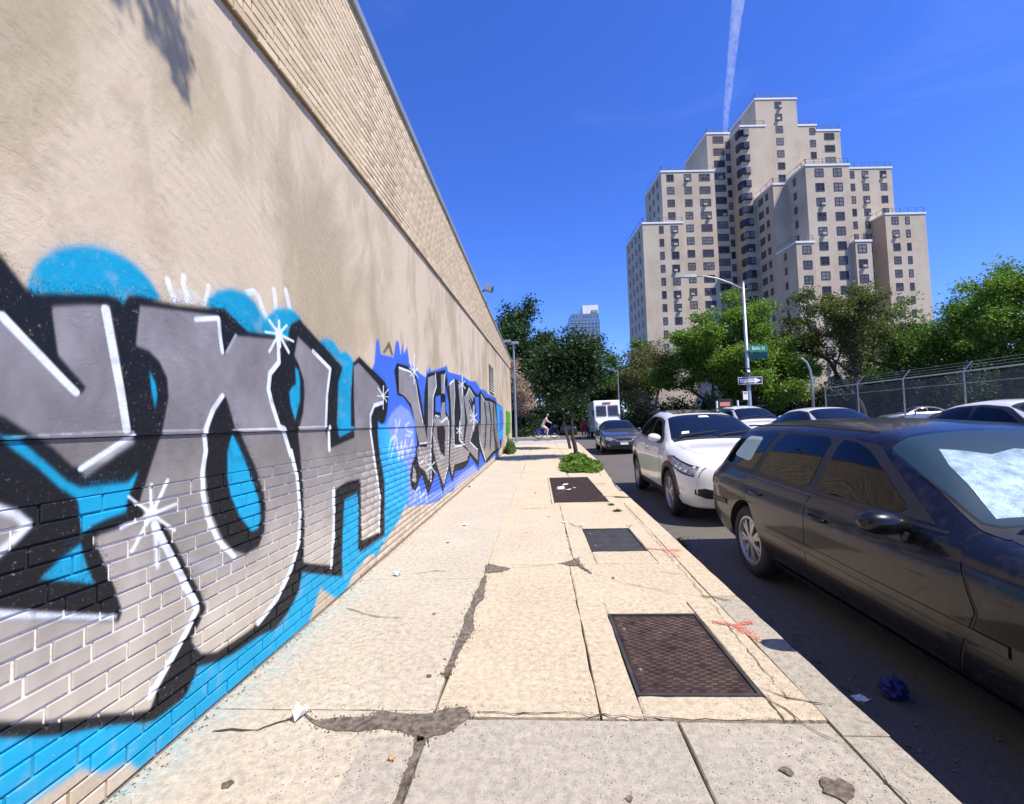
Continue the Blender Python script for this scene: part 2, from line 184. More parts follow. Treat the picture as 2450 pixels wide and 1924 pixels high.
# ------------------------------------------------------------------ spray paint on the wall, rasterised from traced outlines (metres along and up the wall)
PAINT=[('p','B',2,[(1.222,0.27),(1.347,0.199),(1.516,0.184),(1.594,0.111),(1.701,0.069),(1.75,0.0),(1.996,0.007),(2.25,-0.029),(3.053,-0.012),(3.228,0.182),(3.474,0.009),(3.601,-0.013),(3.845,0.103),(4.204,0.146),(4.343,0.072),(4.598,0.165),(5.046,0.265),(5.275,0.389),(5.594,0.44),(5.194,0.965),(4.705,1.369),(3.886,1.452),(1.87,1.06),(1.209,0.816)]),('p','B',2,[(1.309,1.841),(1.314,1.878),(1.328,1.924),(1.351,1.964),(1.387,2.004),(1.429,2.033),(1.484,2.06),(1.533,2.076),(1.595,2.084),(1.669,2.074),(1.73,2.045),(1.776,2.008),(1.824,1.956),(1.702,1.871),(1.32,1.773)]),('p','w',3,[(1.831,1.94),(1.873,1.989),(1.926,2.03),(1.981,2.05),(2.031,2.035),(2.057,1.982)]),('s','W',0,0.03,[(1.851,2.053),(1.866,2.012),(1.892,1.97)]),('s','W',0,0.029,[(1.941,2.099),(1.937,2.059),(1.957,2.027),(1.961,1.989)]),('s','W',0,0.028,[(2.099,2.1),(2.087,2.052),(2.07,1.992)]),('s','W',0,0.038,[(2.393,2.153),(2.447,2.18),(2.496,2.164),(2.528,2.107),(2.573,2.052)]),('s','W',0,0.041,[(2.65,2.247),(2.663,2.186),(2.67,2.119)]),('s','W',0,0.047,[(2.778,2.282),(2.806,2.226),(2.829,2.159)]),('p','B',2,[(2.083,1.996),(2.101,2.042),(2.156,2.094),(2.256,2.138),(2.364,2.149),(2.459,2.121),(2.521,2.064),(2.6,2.016),(2.641,1.94),(2.256,1.873)]),('p','B',2,[(2.556,2.014),(2.6,2.08),(2.676,2.132),(2.774,2.167),(2.878,2.174),(2.97,2.14),(2.931,1.976),(2.629,1.929)]),('p','B',2,[(3.228,2.032),(3.332,2.074),(3.451,2.073),(3.52,2.037),(3.573,1.996),(3.686,2.027),(3.789,1.991),(3.865,1.949),(3.861,1.259),(3.569,1.27),(3.127,1.827)]),('p','B',2,[(4.226,1.882),(4.344,1.939),(4.49,1.972),(4.642,1.959),(4.753,1.841),(4.746,1.71),(4.338,1.774)]),('p','U',1,[(4.187,1.82),(4.347,2.015),(4.405,2.252),(4.473,2.295),(4.539,2.135),(4.941,2.164),(5.045,2.371),(5.138,2.389),(5.213,2.222),(5.293,2.418),(5.343,2.261),(5.49,2.379),(5.562,2.199),(5.563,2.184),(6.072,2.101),(6.391,2.079),(6.475,2.265),(6.512,2.158),(6.673,2.29),(6.708,2.203),(7.788,2.418),(7.894,2.467),(8.038,2.358),(8.219,2.36),(9.38,2.429),(9.509,2.486),(9.626,2.434),(10.745,2.43),(11.692,2.519),(12.554,2.373),(13.725,2.432),(14.795,2.344),(17.19,2.378),(17.542,2.201),(20.401,2.146),(20.709,1.416),(19.832,0.532),(17.789,0.226),(15.164,0.164),(12.987,0.169),(11.712,0.108),(10.874,0.345),(8.978,0.309),(8.33,0.111),(7.713,0.172),(7.101,0.143),(6.585,0.19),(5.449,0.361),(5.148,0.555),(4.911,0.747),(4.548,1.0),(4.393,1.311)]),('p','L',3,[(4.85,1.521),(5.17,1.623),(5.524,1.562),(5.778,1.385),(5.796,0.955),(5.56,0.786),(5.765,0.506),(6.365,0.343),(7.564,0.296),(8.453,0.317),(11.041,0.353),(11.717,0.133),(7.713,0.172),(6.586,0.204),(5.449,0.361),(5.157,0.715),(4.669,1.042),(4.623,1.359)]),('p','C',3,[(4.237,1.315),(4.452,1.411),(4.715,1.379),(4.867,1.191),(5.136,1.006),(5.476,0.795),(5.461,0.553),(5.449,0.361),(4.896,0.465),(4.528,0.535),(4.373,0.818)]),('p','k',1,[(4.584,2.158),(4.701,2.242),(4.799,2.325),(4.87,2.271),(4.941,2.181),(4.865,2.169),(4.786,2.248),(4.651,2.161)]),('p','K',1,[(1.183,1.97),(1.245,1.923),(1.311,1.842),(1.334,1.831),(1.374,1.844),(1.575,1.898),(1.62,1.898),(1.643,1.877),(1.664,1.924),(1.701,1.933),(1.907,1.952),(2.189,2.006),(2.202,2.014),(2.258,1.987),(2.398,1.927),(2.626,1.953),(2.659,1.953),(2.723,1.947),(2.806,1.953),(2.815,2.024),(2.841,2.069),(2.951,2.131),(3.13,2.063),(3.611,1.877),(3.526,1.732),(3.497,1.392),(3.569,1.282),(3.863,1.344),(3.848,1.371),(3.772,1.384),(3.779,1.65),(3.834,1.945),(3.965,2.025),(4.267,1.945),(4.637,1.847),(4.748,1.743),(4.706,1.547),(4.618,1.418),(4.529,1.392),(4.405,1.436),(4.422,1.358),(4.456,1.16),(4.611,0.763),(4.587,0.229),(3.945,0.237),(3.906,0.326),(3.574,0.15),(2.971,0.386),(2.928,0.268),(2.803,0.185),(2.672,0.145),(2.521,0.175),(2.287,0.186),(2.186,0.205),(2.052,0.251),(2.029,0.276),(1.959,0.164),(1.808,0.171),(1.772,0.177),(1.666,0.242),(1.561,0.297),(1.426,0.363),(1.277,0.46),(1.216,0.503)]),('p','B',1,[(3.644,0.76),(3.919,0.776),(3.943,0.589),(3.914,0.305),(3.761,0.205),(3.582,0.156),(3.597,0.444)]),('p','G',1,[(1.249,1.746),(1.484,1.515),(1.502,1.536),(1.406,1.64),(1.397,1.699),(1.383,1.796),(1.39,1.81),(1.488,1.842),(1.588,1.866),(1.629,1.669),(1.678,1.37),(1.708,1.363),(1.7,1.333),(1.597,1.265),(1.507,1.243),(1.47,1.251),(1.408,1.318),(1.359,1.356),(1.324,1.375),(1.284,1.405),(1.256,1.426),(1.195,1.445),(1.19,1.644)]),('p','G',1,[(1.714,1.899),(1.904,1.929),(2.157,1.966),(2.196,1.776),(2.226,1.78),(2.304,1.89),(2.655,1.939),(2.697,1.786),(2.598,1.714),(2.578,1.621),(2.611,1.524),(2.708,1.382),(2.735,1.382),(2.842,1.219),(2.929,1.044),(2.963,0.788),(2.933,0.597),(2.908,0.527),(2.845,0.444),(2.728,0.333),(2.62,0.271),(2.458,0.243),(2.315,0.245),(2.175,0.252),(2.073,0.296),(2.03,0.35),(2.013,0.381),(1.835,0.258),(1.796,0.21),(1.722,0.245),(1.665,0.28),(1.591,0.323),(1.425,0.409),(1.31,0.481),(1.215,0.545),(1.209,0.836),(1.269,0.813),(1.649,0.637),(1.662,0.662),(1.662,0.671),(1.55,0.977),(1.57,0.991),(1.622,0.996),(1.743,1.003),(1.755,1.034),(1.736,1.082),(1.769,1.182),(1.83,1.351),(1.83,1.379),(1.86,1.522),(1.852,1.606),(1.813,1.673),(1.76,1.712),(1.697,1.724)]),('p','G',1,[(2.922,2.01),(3.401,1.839),(3.324,1.622),(3.308,1.387),(3.4,1.207),(3.861,1.278),(3.849,1.39),(3.835,1.654),(3.842,1.92),(3.953,1.964),(4.189,1.892),(4.461,1.8),(4.586,1.7),(4.517,1.603),(4.31,1.558),(4.211,1.461),(4.245,1.36),(4.386,0.971),(4.475,0.631),(4.44,0.289),(3.994,0.326),(3.979,0.89),(3.699,0.9),(3.48,0.865),(3.446,0.459),(3.427,0.281),(3.209,0.357),(2.995,0.439),(2.997,0.596),(3.01,0.677),(2.994,0.934),(2.968,1.14),(2.928,1.365),(2.981,1.477),(3.002,1.602),(2.994,1.706),(2.929,1.812),(2.875,1.865)]),('p','G',1,[(1.201,1.169),(1.262,1.146),(1.315,1.106),(1.33,1.077),(1.316,1.055),(1.264,1.015),(1.205,0.994)]),('p','h',3,[(1.776,0.839),(2.162,0.722),(2.259,0.679),(2.364,0.653),(2.31,0.634),(2.162,0.662)]),('p','K',1,[(2.207,1.546),(2.159,1.484),(2.122,1.428),(2.1,1.368),(2.096,1.269),(2.095,1.169),(2.106,1.068),(2.142,0.942),(2.209,0.817),(2.3,0.723),(2.398,0.675),(2.504,0.687),(2.557,0.76),(2.571,0.876),(2.556,0.983),(2.481,1.143),(2.342,1.357),(2.288,1.38),(2.288,1.386),(2.247,1.487),(2.222,1.543)]),('p','B',1,[(2.285,1.357),(2.247,1.259),(2.246,1.118),(2.273,1.014),(2.342,0.893),(2.444,0.785),(2.504,0.788),(2.53,0.845),(2.511,0.959),(2.456,1.076),(2.364,1.237)]),('p','B',1,[(1.762,1.637),(1.794,1.583),(1.805,1.531),(1.794,1.46),(1.773,1.546)]),('p','K',1,[(1.828,0.961),(1.851,0.97),(1.951,0.792),(2.056,0.601),(2.1,0.501),(2.101,0.502),(2.041,0.427),(2.013,0.397),(2.007,0.375),(2.05,0.304),(2.05,0.247),(1.979,0.16),(1.816,0.159),(1.759,0.191),(1.793,0.201),(1.822,0.254),(1.917,0.36),(1.992,0.461),(2.065,0.504),(2.032,0.548),(1.914,0.773)]),('p','B',1,[(2.883,1.795),(2.928,1.771),(2.95,1.701),(2.945,1.558),(2.883,1.415),(2.828,1.523),(2.811,1.61),(2.846,1.652),(2.894,1.671)]),('p','B',1,[(1.195,1.414),(1.257,1.37),(1.302,1.363),(1.348,1.317),(1.414,1.249),(1.453,1.207),(1.499,1.178),(1.598,1.175),(1.681,1.171),(1.731,1.215),(1.711,1.162),(1.688,1.112),(1.677,1.048),(1.6,1.04),(1.545,1.027),(1.512,1.005),(1.496,1.077),(1.486,1.136),(1.428,1.183),(1.357,1.263),(1.293,1.321),(1.257,1.358),(1.196,1.402)]),('p','B',1,[(1.369,0.894),(1.432,0.939),(1.502,0.979),(1.522,0.912),(1.56,0.807)]),('p','W',1,[(1.208,0.879),(1.268,0.846),(1.461,0.753),(1.651,0.665),(1.633,0.646),(1.419,0.744),(1.269,0.81),(1.209,0.838)]),('p','K',1,[(1.502,1.004),(1.54,0.986),(1.603,0.846),(1.662,0.671),(1.649,0.669),(1.564,0.707),(1.208,0.877),(1.207,0.927),(1.368,0.887),(1.56,0.804),(1.522,0.912)]),('s','W',0,0.028,[(1.245,1.741),(1.349,1.636),(1.468,1.517)]),('s','W',0,0.035,[(1.57,1.845),(1.607,1.671),(1.636,1.536),(1.664,1.381)]),('s','W',0,0.026,[(2.015,1.91),(2.167,1.953),(2.181,1.851),(2.196,1.779)]),('s','g',0,0.021,[(2.298,1.889),(2.228,1.784)]),('s','W',0,0.039,[(2.69,1.932),(2.7,1.795),(2.605,1.711),(2.589,1.614),(2.625,1.524),(2.701,1.382),(2.76,1.366),(2.844,1.194),(2.851,1.219),(2.92,1.045),(2.958,0.789),(2.937,0.596),(2.845,0.444),(2.691,0.315),(2.505,0.251)]),('s','W',0,0.03,[(2.197,1.549),(2.131,1.476),(2.082,1.375),(2.096,1.269),(2.074,1.165),(2.079,1.059),(2.111,0.935),(2.18,0.811),(2.3,0.687)]),('s','W',0,0.023,[(1.498,1.242),(1.693,1.355)]),('s','w',2,0.033,[(1.517,1.228),(1.697,1.333)]),('s','W',0,0.036,[(1.807,0.972),(1.914,0.773),(2.04,0.538),(2.042,0.52),(1.985,0.446),(1.896,0.36),(1.796,0.27)]),('s','W',1,0.022,[(1.807,0.972),(1.818,0.866),(1.823,0.791)]),('s','W',0,0.037,[(3.128,1.936),(3.396,1.838),(3.336,1.623),(3.315,1.387)]),('s','W',0,0.044,[(3.379,1.37),(3.387,1.196)]),('s','W',0,0.051,[(3.455,0.869),(3.455,0.63),(3.441,0.472)]),('s','W',0,0.037,[(3.422,0.443),(3.404,0.281)]),('s','W',0,0.043,[(4.574,1.621),(4.33,1.581),(4.219,1.475),(4.223,1.389),(4.348,1.019),(4.475,0.631),(4.44,0.296)]),('s','W',1,0.028,[(1.241,1.158),(1.304,1.121),(1.34,1.079),(1.305,1.045),(1.251,1.003)]),('s','W',0,0.003,[(1.257,1.364),(1.544,1.372),(1.696,1.373)]),('s','W',0,0.004,[(1.83,1.373),(2.104,1.374)]),('s','W',0,0.006,[(2.32,1.371),(2.708,1.369)]),('s','W',0,0.007,[(2.274,1.37),(2.751,1.372)]),('s','W',0,0.008,[(2.924,1.377),(3.343,1.379)]),('s','W',0,0.029,[(2.701,1.978),(2.702,2.061)]),('s','W',0,0.02,[(2.701,1.978),(2.789,2.054)]),('s','W',0,0.017,[(2.701,1.978),(2.56,1.962)]),('s','W',0,0.02,[(2.701,1.978),(2.868,1.961)]),('s','W',0,0.022,[(2.701,1.978),(2.599,1.848)]),('s','W',0,0.028,[(2.701,1.978),(2.811,1.878)]),('s','W',0,0.025,[(2.701,1.978),(2.6,2.042)]),('s','W',0,0.03,[(2.701,1.978),(2.712,1.901)]),('s','W',1,0.081,[(2.697,1.98),(2.705,1.976)]),('s','W',0,0.017,[(1.794,1.02),(1.789,1.146)]),('s','W',0,0.019,[(1.794,1.02),(1.871,1.152)]),('s','W',0,0.014,[(1.794,1.02),(1.688,1.112)]),('s','W',0,0.016,[(1.794,1.02),(1.919,1.04)]),('s','W',0,0.018,[(1.794,1.02),(1.705,0.893)]),('s','W',0,0.014,[(1.794,1.02),(1.913,0.923)]),('s','W',0,0.015,[(1.794,1.02),(1.655,0.994)]),('s','W',1,0.063,[(1.792,1.022),(1.796,1.018)]),('s','W',0,0.031,[(4.586,1.692),(4.599,1.796)]),('s','W',0,0.016,[(4.586,1.692),(4.75,1.776)]),('s','W',0,0.018,[(4.586,1.692),(4.439,1.767)]),('s','W',0,0.011,[(4.586,1.692),(4.415,1.682)]),('s','W',0,0.011,[(4.586,1.692),(4.746,1.691)]),('s','W',0,0.031,[(4.586,1.692),(4.58,1.559)]),('s','W',0,0.019,[(4.586,1.692),(4.696,1.635)]),('s','W',1,0.048,[(4.573,1.696),(4.599,1.688)]),('s','W',0,0.054,[(5.767,2.079),(5.804,2.313)]),('s','W',0,0.037,[(5.767,2.079),(5.575,2.201)]),('s','W',0,0.016,[(5.767,2.079),(5.44,2.07)]),('s','W',0,0.03,[(5.767,2.079),(5.626,1.976)]),('s','W',0,0.054,[(5.767,2.079),(5.734,1.791)]),('s','W',0,0.045,[(5.767,2.079),(5.969,1.888)]),('s','W',0,0.02,[(5.767,2.079),(5.988,2.156)]),('s','W',1,0.096,[(5.747,2.083),(5.788,2.076)]),('p','K',0,[(4.969,2.012),(5.069,2.111),(5.434,2.123),(5.646,2.118),(5.87,2.038),(6.051,1.823),(6.234,1.468),(6.3,1.84),(6.437,2.083),(6.511,2.143),(7.022,2.232),(7.307,2.273),(7.782,2.355),(7.974,2.169),(7.932,2.021),(8.008,2.082),(8.595,2.286),(9.016,2.278),(9.869,2.337),(10.203,2.287),(10.725,2.307),(11.542,2.192),(12.106,2.175),(12.545,2.33),(13.669,2.181),(14.77,2.243),(17.225,2.226),(17.725,1.415),(19.343,0.338),(15.858,0.277),(13.988,0.152),(13.185,0.209),(12.207,0.623),(11.825,0.2),(10.45,0.619),(10.132,0.462),(9.587,0.406),(8.521,0.46),(8.255,0.278),(7.923,0.543),(7.416,0.219),(7.01,0.642),(6.433,0.346),(6.12,0.67),(5.965,0.635),(5.788,0.502),(5.598,0.569),(5.535,0.727),(5.645,0.878),(5.796,0.955),(5.904,1.145),(5.804,1.412),(5.549,1.625),(5.29,1.724),(5.06,1.733)]),('p','G',0,[(5.121,2.065),(5.643,2.066),(5.862,1.917),(6.036,1.617),(6.227,1.384),(6.427,1.108),(6.0,1.114),(5.822,1.346),(5.615,1.641),(5.33,1.738),(5.122,1.761)]),('p','G',0,[(6.519,2.092),(7.032,2.193),(7.069,2.004),(6.842,1.845),(6.784,1.412),(6.645,0.889),(6.496,0.538),(6.283,0.706),(5.978,0.807),(5.938,0.944),(5.997,1.074),(6.422,1.05),(6.463,1.412)]),('p','G',0,[(5.697,0.86),(5.836,0.729),(5.818,0.602),(5.639,0.651)]),('p','G',0,[(7.414,2.235),(7.749,2.28),(7.656,1.931),(7.419,1.898)]),('p','G',0,[(7.442,1.748),(7.696,1.777),(7.713,1.551),(8.043,1.448),(8.062,1.141),(7.888,0.617),(7.454,0.362),(7.019,0.735),(6.782,1.03),(6.884,1.443),(7.093,1.524),(7.3,1.445)]),('p','G',0,[(8.101,2.126),(8.641,2.252),(8.677,1.96),(8.512,1.604),(8.53,0.934),(9.41,0.907),(10.39,0.716),(10.005,0.541),(8.488,0.595),(8.269,0.395),(8.028,0.693),(8.273,1.226),(8.198,1.782)]),('p','G',0,[(9.029,2.207),(9.601,2.257),(9.688,1.98),(9.8,1.413),(9.539,0.943),(9.077,1.046),(9.27,1.621)]),('p','G',0,[(10.175,2.1),(10.486,2.24),(11.171,2.066),(11.065,1.936),(10.459,2.072),(11.272,1.666),(11.573,1.362),(10.502,0.943),(11.82,0.674),(11.765,0.389),(10.465,0.711),(9.661,0.915),(10.139,1.413),(9.714,1.981)]),('p','G',0,[(12.655,2.238),(13.649,2.088),(14.746,2.142),(16.733,2.127),(17.309,1.415),(18.755,0.371),(15.545,0.375),(13.487,0.241),(12.255,0.866),(12.49,1.414)]),('p','K',0,[(7.075,1.332),(7.596,1.352),(7.708,1.273),(7.619,0.814),(7.321,0.919),(7.095,1.173)]),('p','K',0,[(10.37,1.973),(10.887,1.854),(11.018,1.661),(10.481,1.743)]),('s','K',0,0.214,[(13.509,2.02),(13.882,1.414),(13.335,0.669)]),('s','K',0,0.253,[(14.738,2.109),(15.328,1.415),(14.808,0.588)]),('s','K',0,0.307,[(16.17,2.067),(16.12,1.235),(16.834,0.477)]),('p','U',0,[(6.984,1.822),(7.342,1.877),(7.387,1.579),(6.963,1.585)]),('p','U',0,[(7.756,2.114),(8.017,1.774),(8.029,1.485),(7.745,1.622)]),('p','U',0,[(11.398,2.08),(12.196,2.126),(12.159,1.414),(11.592,1.465)]),('p','C',1,[(17.312,2.113),(20.498,2.104),(20.714,0.954),(18.118,0.567),(17.514,1.415)]),('p','U',1,[(18.573,1.998),(20.32,1.916),(20.51,1.187),(18.58,1.001)]),('p','N',1,[(22.303,2.015),(25.86,2.024),(26.032,0.838),(21.794,0.712)]),('s','W',0,0.029,[(5.139,2.067),(5.643,2.073),(5.842,1.969),(5.991,1.683),(6.176,1.412)]),('s','W',0,0.019,[(6.28,1.369),(6.427,1.108),(6.0,1.114)]),('s','W',0,0.04,[(7.019,2.207),(7.069,2.004),(6.82,1.813),(6.765,1.412),(6.615,0.891)]),('s','W',0,0.052,[(7.775,2.292),(7.674,2.106),(7.656,1.931)]),('s','W',0,0.028,[(6.816,1.412),(6.957,1.522),(7.233,1.51),(7.296,1.412)]),('s','W',0,0.039,[(7.37,1.412),(7.858,1.501),(8.055,1.322),(7.888,0.617),(7.492,0.356)]),('s','W',0,0.048,[(8.147,2.13),(8.612,2.259),(8.656,1.959),(8.512,1.604),(8.532,0.953),(9.412,0.917)]),('s','W',0,0.013,[(9.062,2.21),(9.665,2.263)]),('s','W',0,0.041,[(9.413,1.794),(9.077,1.046),(9.661,0.915)]),('s','W',0,0.039,[(10.097,2.049),(10.488,2.252),(11.344,2.077)]),('s','W',0,0.043,[(10.429,1.882),(11.237,1.464),(10.502,0.943),(11.82,0.674)]),('s','W',0,0.032,[(12.655,2.238),(13.642,2.057)]),('s','W',0,0.019,[(5.998,1.087),(5.894,1.013),(5.979,0.833),(6.411,0.907)]),('s','W',0,0.02,[(6.739,1.26),(7.045,1.016),(7.312,0.821),(7.619,0.814)]),('s','W',0,0.072,[(12.148,1.359),(12.255,0.866),(13.487,0.241)]),('s','W',0,0.046,[(5.78,2.095),(5.79,2.247)]),('s','W',0,0.018,[(5.78,2.095),(5.957,2.173)]),('s','W',0,0.016,[(5.78,2.095),(5.567,2.116)]),('s','W',0,0.018,[(5.78,2.095),(5.587,2.011)]),('s','W',0,0.046,[(5.78,2.095),(5.769,1.936)]),('s','W',0,0.023,[(5.78,2.095),(5.977,2.036)]),('s','W',1,0.049,[(5.766,2.097),(5.794,2.093)]),('s','W',0,0.123,[(9.538,2.252),(9.564,2.439)]),('s','W',0,0.032,[(9.538,2.252),(9.898,2.354)]),('s','W',0,0.027,[(9.538,2.252),(9.115,2.271)]),('s','W',0,0.03,[(9.538,2.252),(9.149,2.143)]),('s','W',0,0.122,[(9.538,2.252),(9.511,2.056)]),('s','W',0,0.039,[(9.538,2.252),(9.934,2.185)]),('s','W',1,0.081,[(9.502,2.255),(9.575,2.248)]),('s','W',0,0.168,[(11.164,1.539),(11.21,1.802)]),('s','W',0,0.038,[(11.164,1.539),(11.774,1.647)]),('s','W',0,0.031,[(11.164,1.539),(10.475,1.608)]),('s','W',0,0.035,[(11.164,1.539),(10.528,1.427)]),('s','W',0,0.167,[(11.164,1.539),(11.116,1.264)]),('s','W',0,0.046,[(11.164,1.539),(11.833,1.4)]),('s','W',1,0.094,[(11.115,1.545),(11.214,1.532)]),('s','W',0,0.113,[(9.104,1.249),(9.125,1.404)]),('s','W',0,0.03,[(9.104,1.249),(9.393,1.303)]),('s','W',0,0.025,[(9.104,1.249),(8.761,1.302)]),('s','W',0,0.029,[(9.104,1.249),(8.789,1.192)]),('s','W',0,0.113,[(9.104,1.249),(9.082,1.087)]),('s','W',0,0.036,[(9.104,1.249),(9.421,1.159)]),('s','W',1,0.075,[(9.071,1.256),(9.137,1.242)]),('s','W',0,0.061,[(6.633,0.742),(6.65,0.938)]),('s','W',0,0.022,[(6.633,0.742),(6.903,0.79)]),('s','W',0,0.018,[(6.633,0.742),(6.315,0.833)]),('s','W',0,0.021,[(6.633,0.742),(6.343,0.691)]),('s','W',0,0.061,[(6.633,0.742),(6.615,0.537)]),('s','W',0,0.025,[(6.633,0.742),(6.933,0.604)]),('s','W',1,0.053,[(6.615,0.748),(6.65,0.736)]),('s','c',1,0.04,[(4.981,1.434),(5.026,1.298),(5.141,1.435)]),('s','c',1,0.023,[(5.515,1.411),(5.348,1.375),(5.466,1.3),(5.68,1.283),(5.589,1.235),(5.381,1.253)]),('s','c',1,0.033,[(4.764,1.088),(4.835,1.214),(5.006,1.264),(4.931,1.133),(4.825,1.019)]),('s','c',1,0.045,[(5.04,1.229),(5.098,0.974),(5.22,1.175),(5.248,0.997),(5.378,1.193)]),('s','c',1,0.04,[(5.375,1.144),(5.49,1.015),(5.674,1.181)]),('s','c',1,0.042,[(5.763,0.481),(5.957,0.529),(6.043,0.329)]),('s','c',1,0.045,[(6.099,0.4),(6.315,0.421),(6.359,0.273)]),('s','c',1,0.028,[(5.666,0.395),(5.854,0.44)])]
PW,PH,PZ=2600,840,3.3
LN=math.log(28.0)
def paint_image():
    W2,H2=PW*2,PH*2
    rgb=np.zeros((PH,PW,3),np.float32); al=np.zeros((PH,PW),np.float32)
    def tx(p): return (math.log(max(p[0],1.001))/LN*W2,p[1]/PZ*H2)
    def mask(polys):
        out=np.zeros((H2,W2),bool)
        for poly in polys:
            pts=[]
            for i in range(len(poly)):
                a,b=poly[i],poly[(i+1)%len(poly)]
                k=max(1,int(abs(math.log(max(b[0],1.001)/max(a[0],1.001)))/.06))
                for j in range(k):
                    t=j/k; pts.append(tx((a[0]+(b[0]-a[0])*t,a[1]+(b[1]-a[1])*t)))
            P_=np.array(pts);y0=max(0,int(P_[:,1].min()));y1=min(H2,int(P_[:,1].max())+2)
            if y1<=y0: continue
            T=np.zeros((y1-y0,W2+1),bool)
            for i in range(len(pts)):
                (ax,ay),(bx,by)=pts[i],pts[(i+1)%len(pts)]
                if ay==by: continue
                if ay>by: ax,ay,bx,by=bx,by,ax,ay
                r0_=max(y0,math.ceil(ay-.5));r1_=min(y1-1,math.ceil(by-.5)-1)
                if r1_<r0_: continue
                rr=np.arange(r0_,r1_+1); xx=ax+(rr+.5-ay)*(bx-ax)/(by-ay)
                cc=np.clip(np.ceil(xx-.5),0,W2).astype(int)
                np.logical_xor.at(T,(rr-y0,cc),True)
            out[y0:y1]|=(np.cumsum(T[:,:W2],axis=1)%2).astype(bool)
        return out.reshape(PH,2,PW,2).mean((1,3)).astype(np.float32)
    def blur(a,n):
        for _ in range(n):
            for ax in (0,1):
                a=(np.roll(a,1,ax)+2*a+np.roll(a,-1,ax))/4
        return a
    zz=((np.arange(PH)+.5)/PH*PZ)[:,None]
    yy=np.exp((np.arange(PW)+.5)/PW*LN)[None,:]
    rs=np.random.RandomState(3)
    def smooth_noise(c,sx):
        g=rs.rand(PH//c+3,PW//sx+3); yi=np.arange(PH)/c; xi=np.arange(PW)/sx
        y0=yi.astype(int);x0=xi.astype(int);fy=(yi-y0)[:,None];fx=(xi-x0)[None,:]
        return g[y0][:,x0]*(1-fy)*(1-fx)+g[y0+1][:,x0]*fy*(1-fx)+g[y0][:,x0+1]*(1-fy)*fx+g[y0+1][:,x0+1]*fy*fx
    N1=smooth_noise(60,70);N2=smooth_noise(14,16);N3=rs.rand(PH,PW).astype(np.float32)
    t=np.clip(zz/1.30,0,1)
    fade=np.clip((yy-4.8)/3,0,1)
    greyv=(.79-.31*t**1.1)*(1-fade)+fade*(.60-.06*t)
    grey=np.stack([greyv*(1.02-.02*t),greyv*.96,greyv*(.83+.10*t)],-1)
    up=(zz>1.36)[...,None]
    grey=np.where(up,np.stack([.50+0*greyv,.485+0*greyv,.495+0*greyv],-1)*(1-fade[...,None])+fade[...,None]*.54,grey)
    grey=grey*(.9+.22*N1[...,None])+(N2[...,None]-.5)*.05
    C={'B':(.0,.62,.78),'K':(.035,.04,.055),'W':(.86,.88,.9),'w':(.80,.80,.80),'g':(.6,.6,.64),'U':(.24,.42,.84),'L':(.55,.63,.92),'C':(.15,.68,.90),'k':(.22,.17,.12),'N':(.30,.62,.18),'h':(.66,.65,.68),'c':(.86,.9,.98)}
    op={'w':.6,'h':.6,'L':.85,'C':.85,'c':.85,'k':.8}
    for it in PAINT:
        kind,cn,soft=it[0],it[1],it[2]
        if kind=='p': m=mask([it[3]])
        else:
            hw=it[3]/2;pl=it[4];polys=[]
            for a,b in zip(pl,pl[1:]):
                d=math.hypot(b[0]-a[0],b[1]-a[1]) or 1e-6; nx,nz=-(b[1]-a[1])/d*hw,(b[0]-a[0])/d*hw
                polys.append([(a[0]+nx,a[1]+nz),(b[0]+nx,b[1]+nz),(b[0]-nx,b[1]-nz),(a[0]-nx,a[1]-nz)])
            for p in pl: polys.append([(p[0]+hw*math.cos(k*.524),p[1]+hw*math.sin(k*.524)) for k in range(12)])
            m=mask(polys)
        m=blur(m,1+soft*6)*op.get(cn,1)
        if cn in 'WwcghB': m=m*np.clip(.74+.55*N2+.1*N3,0,1)
        if cn in 'BK': m=np.maximum(m,.8*np.clip(np.kron(blur(m[::8,::8],5),np.ones((8,8),np.float32))*2.0-.35,0,1)*(N3>.80))
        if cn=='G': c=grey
        elif cn=='B':
            c=np.ones((PH,PW,3),np.float32)*np.array(C[cn])*(1+.12*(N1[...,None]-.5)); c=c*(1-.08*np.clip((zz-.5)/2,0,1)[...,None])
        else: c=np.array(C[cn])[None,None,:]*(1+.06*(N2[...,None]-.5))
        rgb=rgb*(1-m[...,None])+c*m[...,None]
        al=al+(1-al)*m
    rgb=rgb/np.maximum(al,1e-3)[...,None]
    al[-12:]=0; al[:,-6:]=0; al[:,:3]*=1
    # overspray drips of the white tags
    img=bpy.data.images.new('spray_paint',PW,PH,alpha=True)
    img.alpha_mode='CHANNEL_PACKED'
    px=np.concatenate([np.clip(rgb,0,1),al[...,None]],-1).astype(np.float32)
    img.pixels.foreach_set(px.ravel()); img.update(); img.pack()
    return img
IMG=paint_image()
def paint_nodes(n):
    g=n.n('NewGeometry').outputs['Position']; sp=n.n('SeparateXYZ'); n.l(g,sp.inputs[0])
    u=n.math('DIVIDE',n.math('LOGARITHM',n.math('MAXIMUM',sp.outputs['Y'],1.0),math.e),LN)
    v=n.math('DIVIDE',sp.outputs['Z'],PZ)
    cb=n.n('CombineXYZ'); n.l(u,cb.inputs[0]); n.l(v,cb.inputs[1])
    im=n.n('TexImage'); im.image=IMG; im.extension='CLIP'; n.l(cb.outputs[0],im.inputs[0])
    # weathered paint: chipped and thin in places
    wear=n.ramp(n.noise(n.pos(),55,6,.7),[(.28,.55),(.40,1.0)])
    return im.outputs['Color'],n.math('MULTIPLY',im.outputs['Alpha'],wear),sp
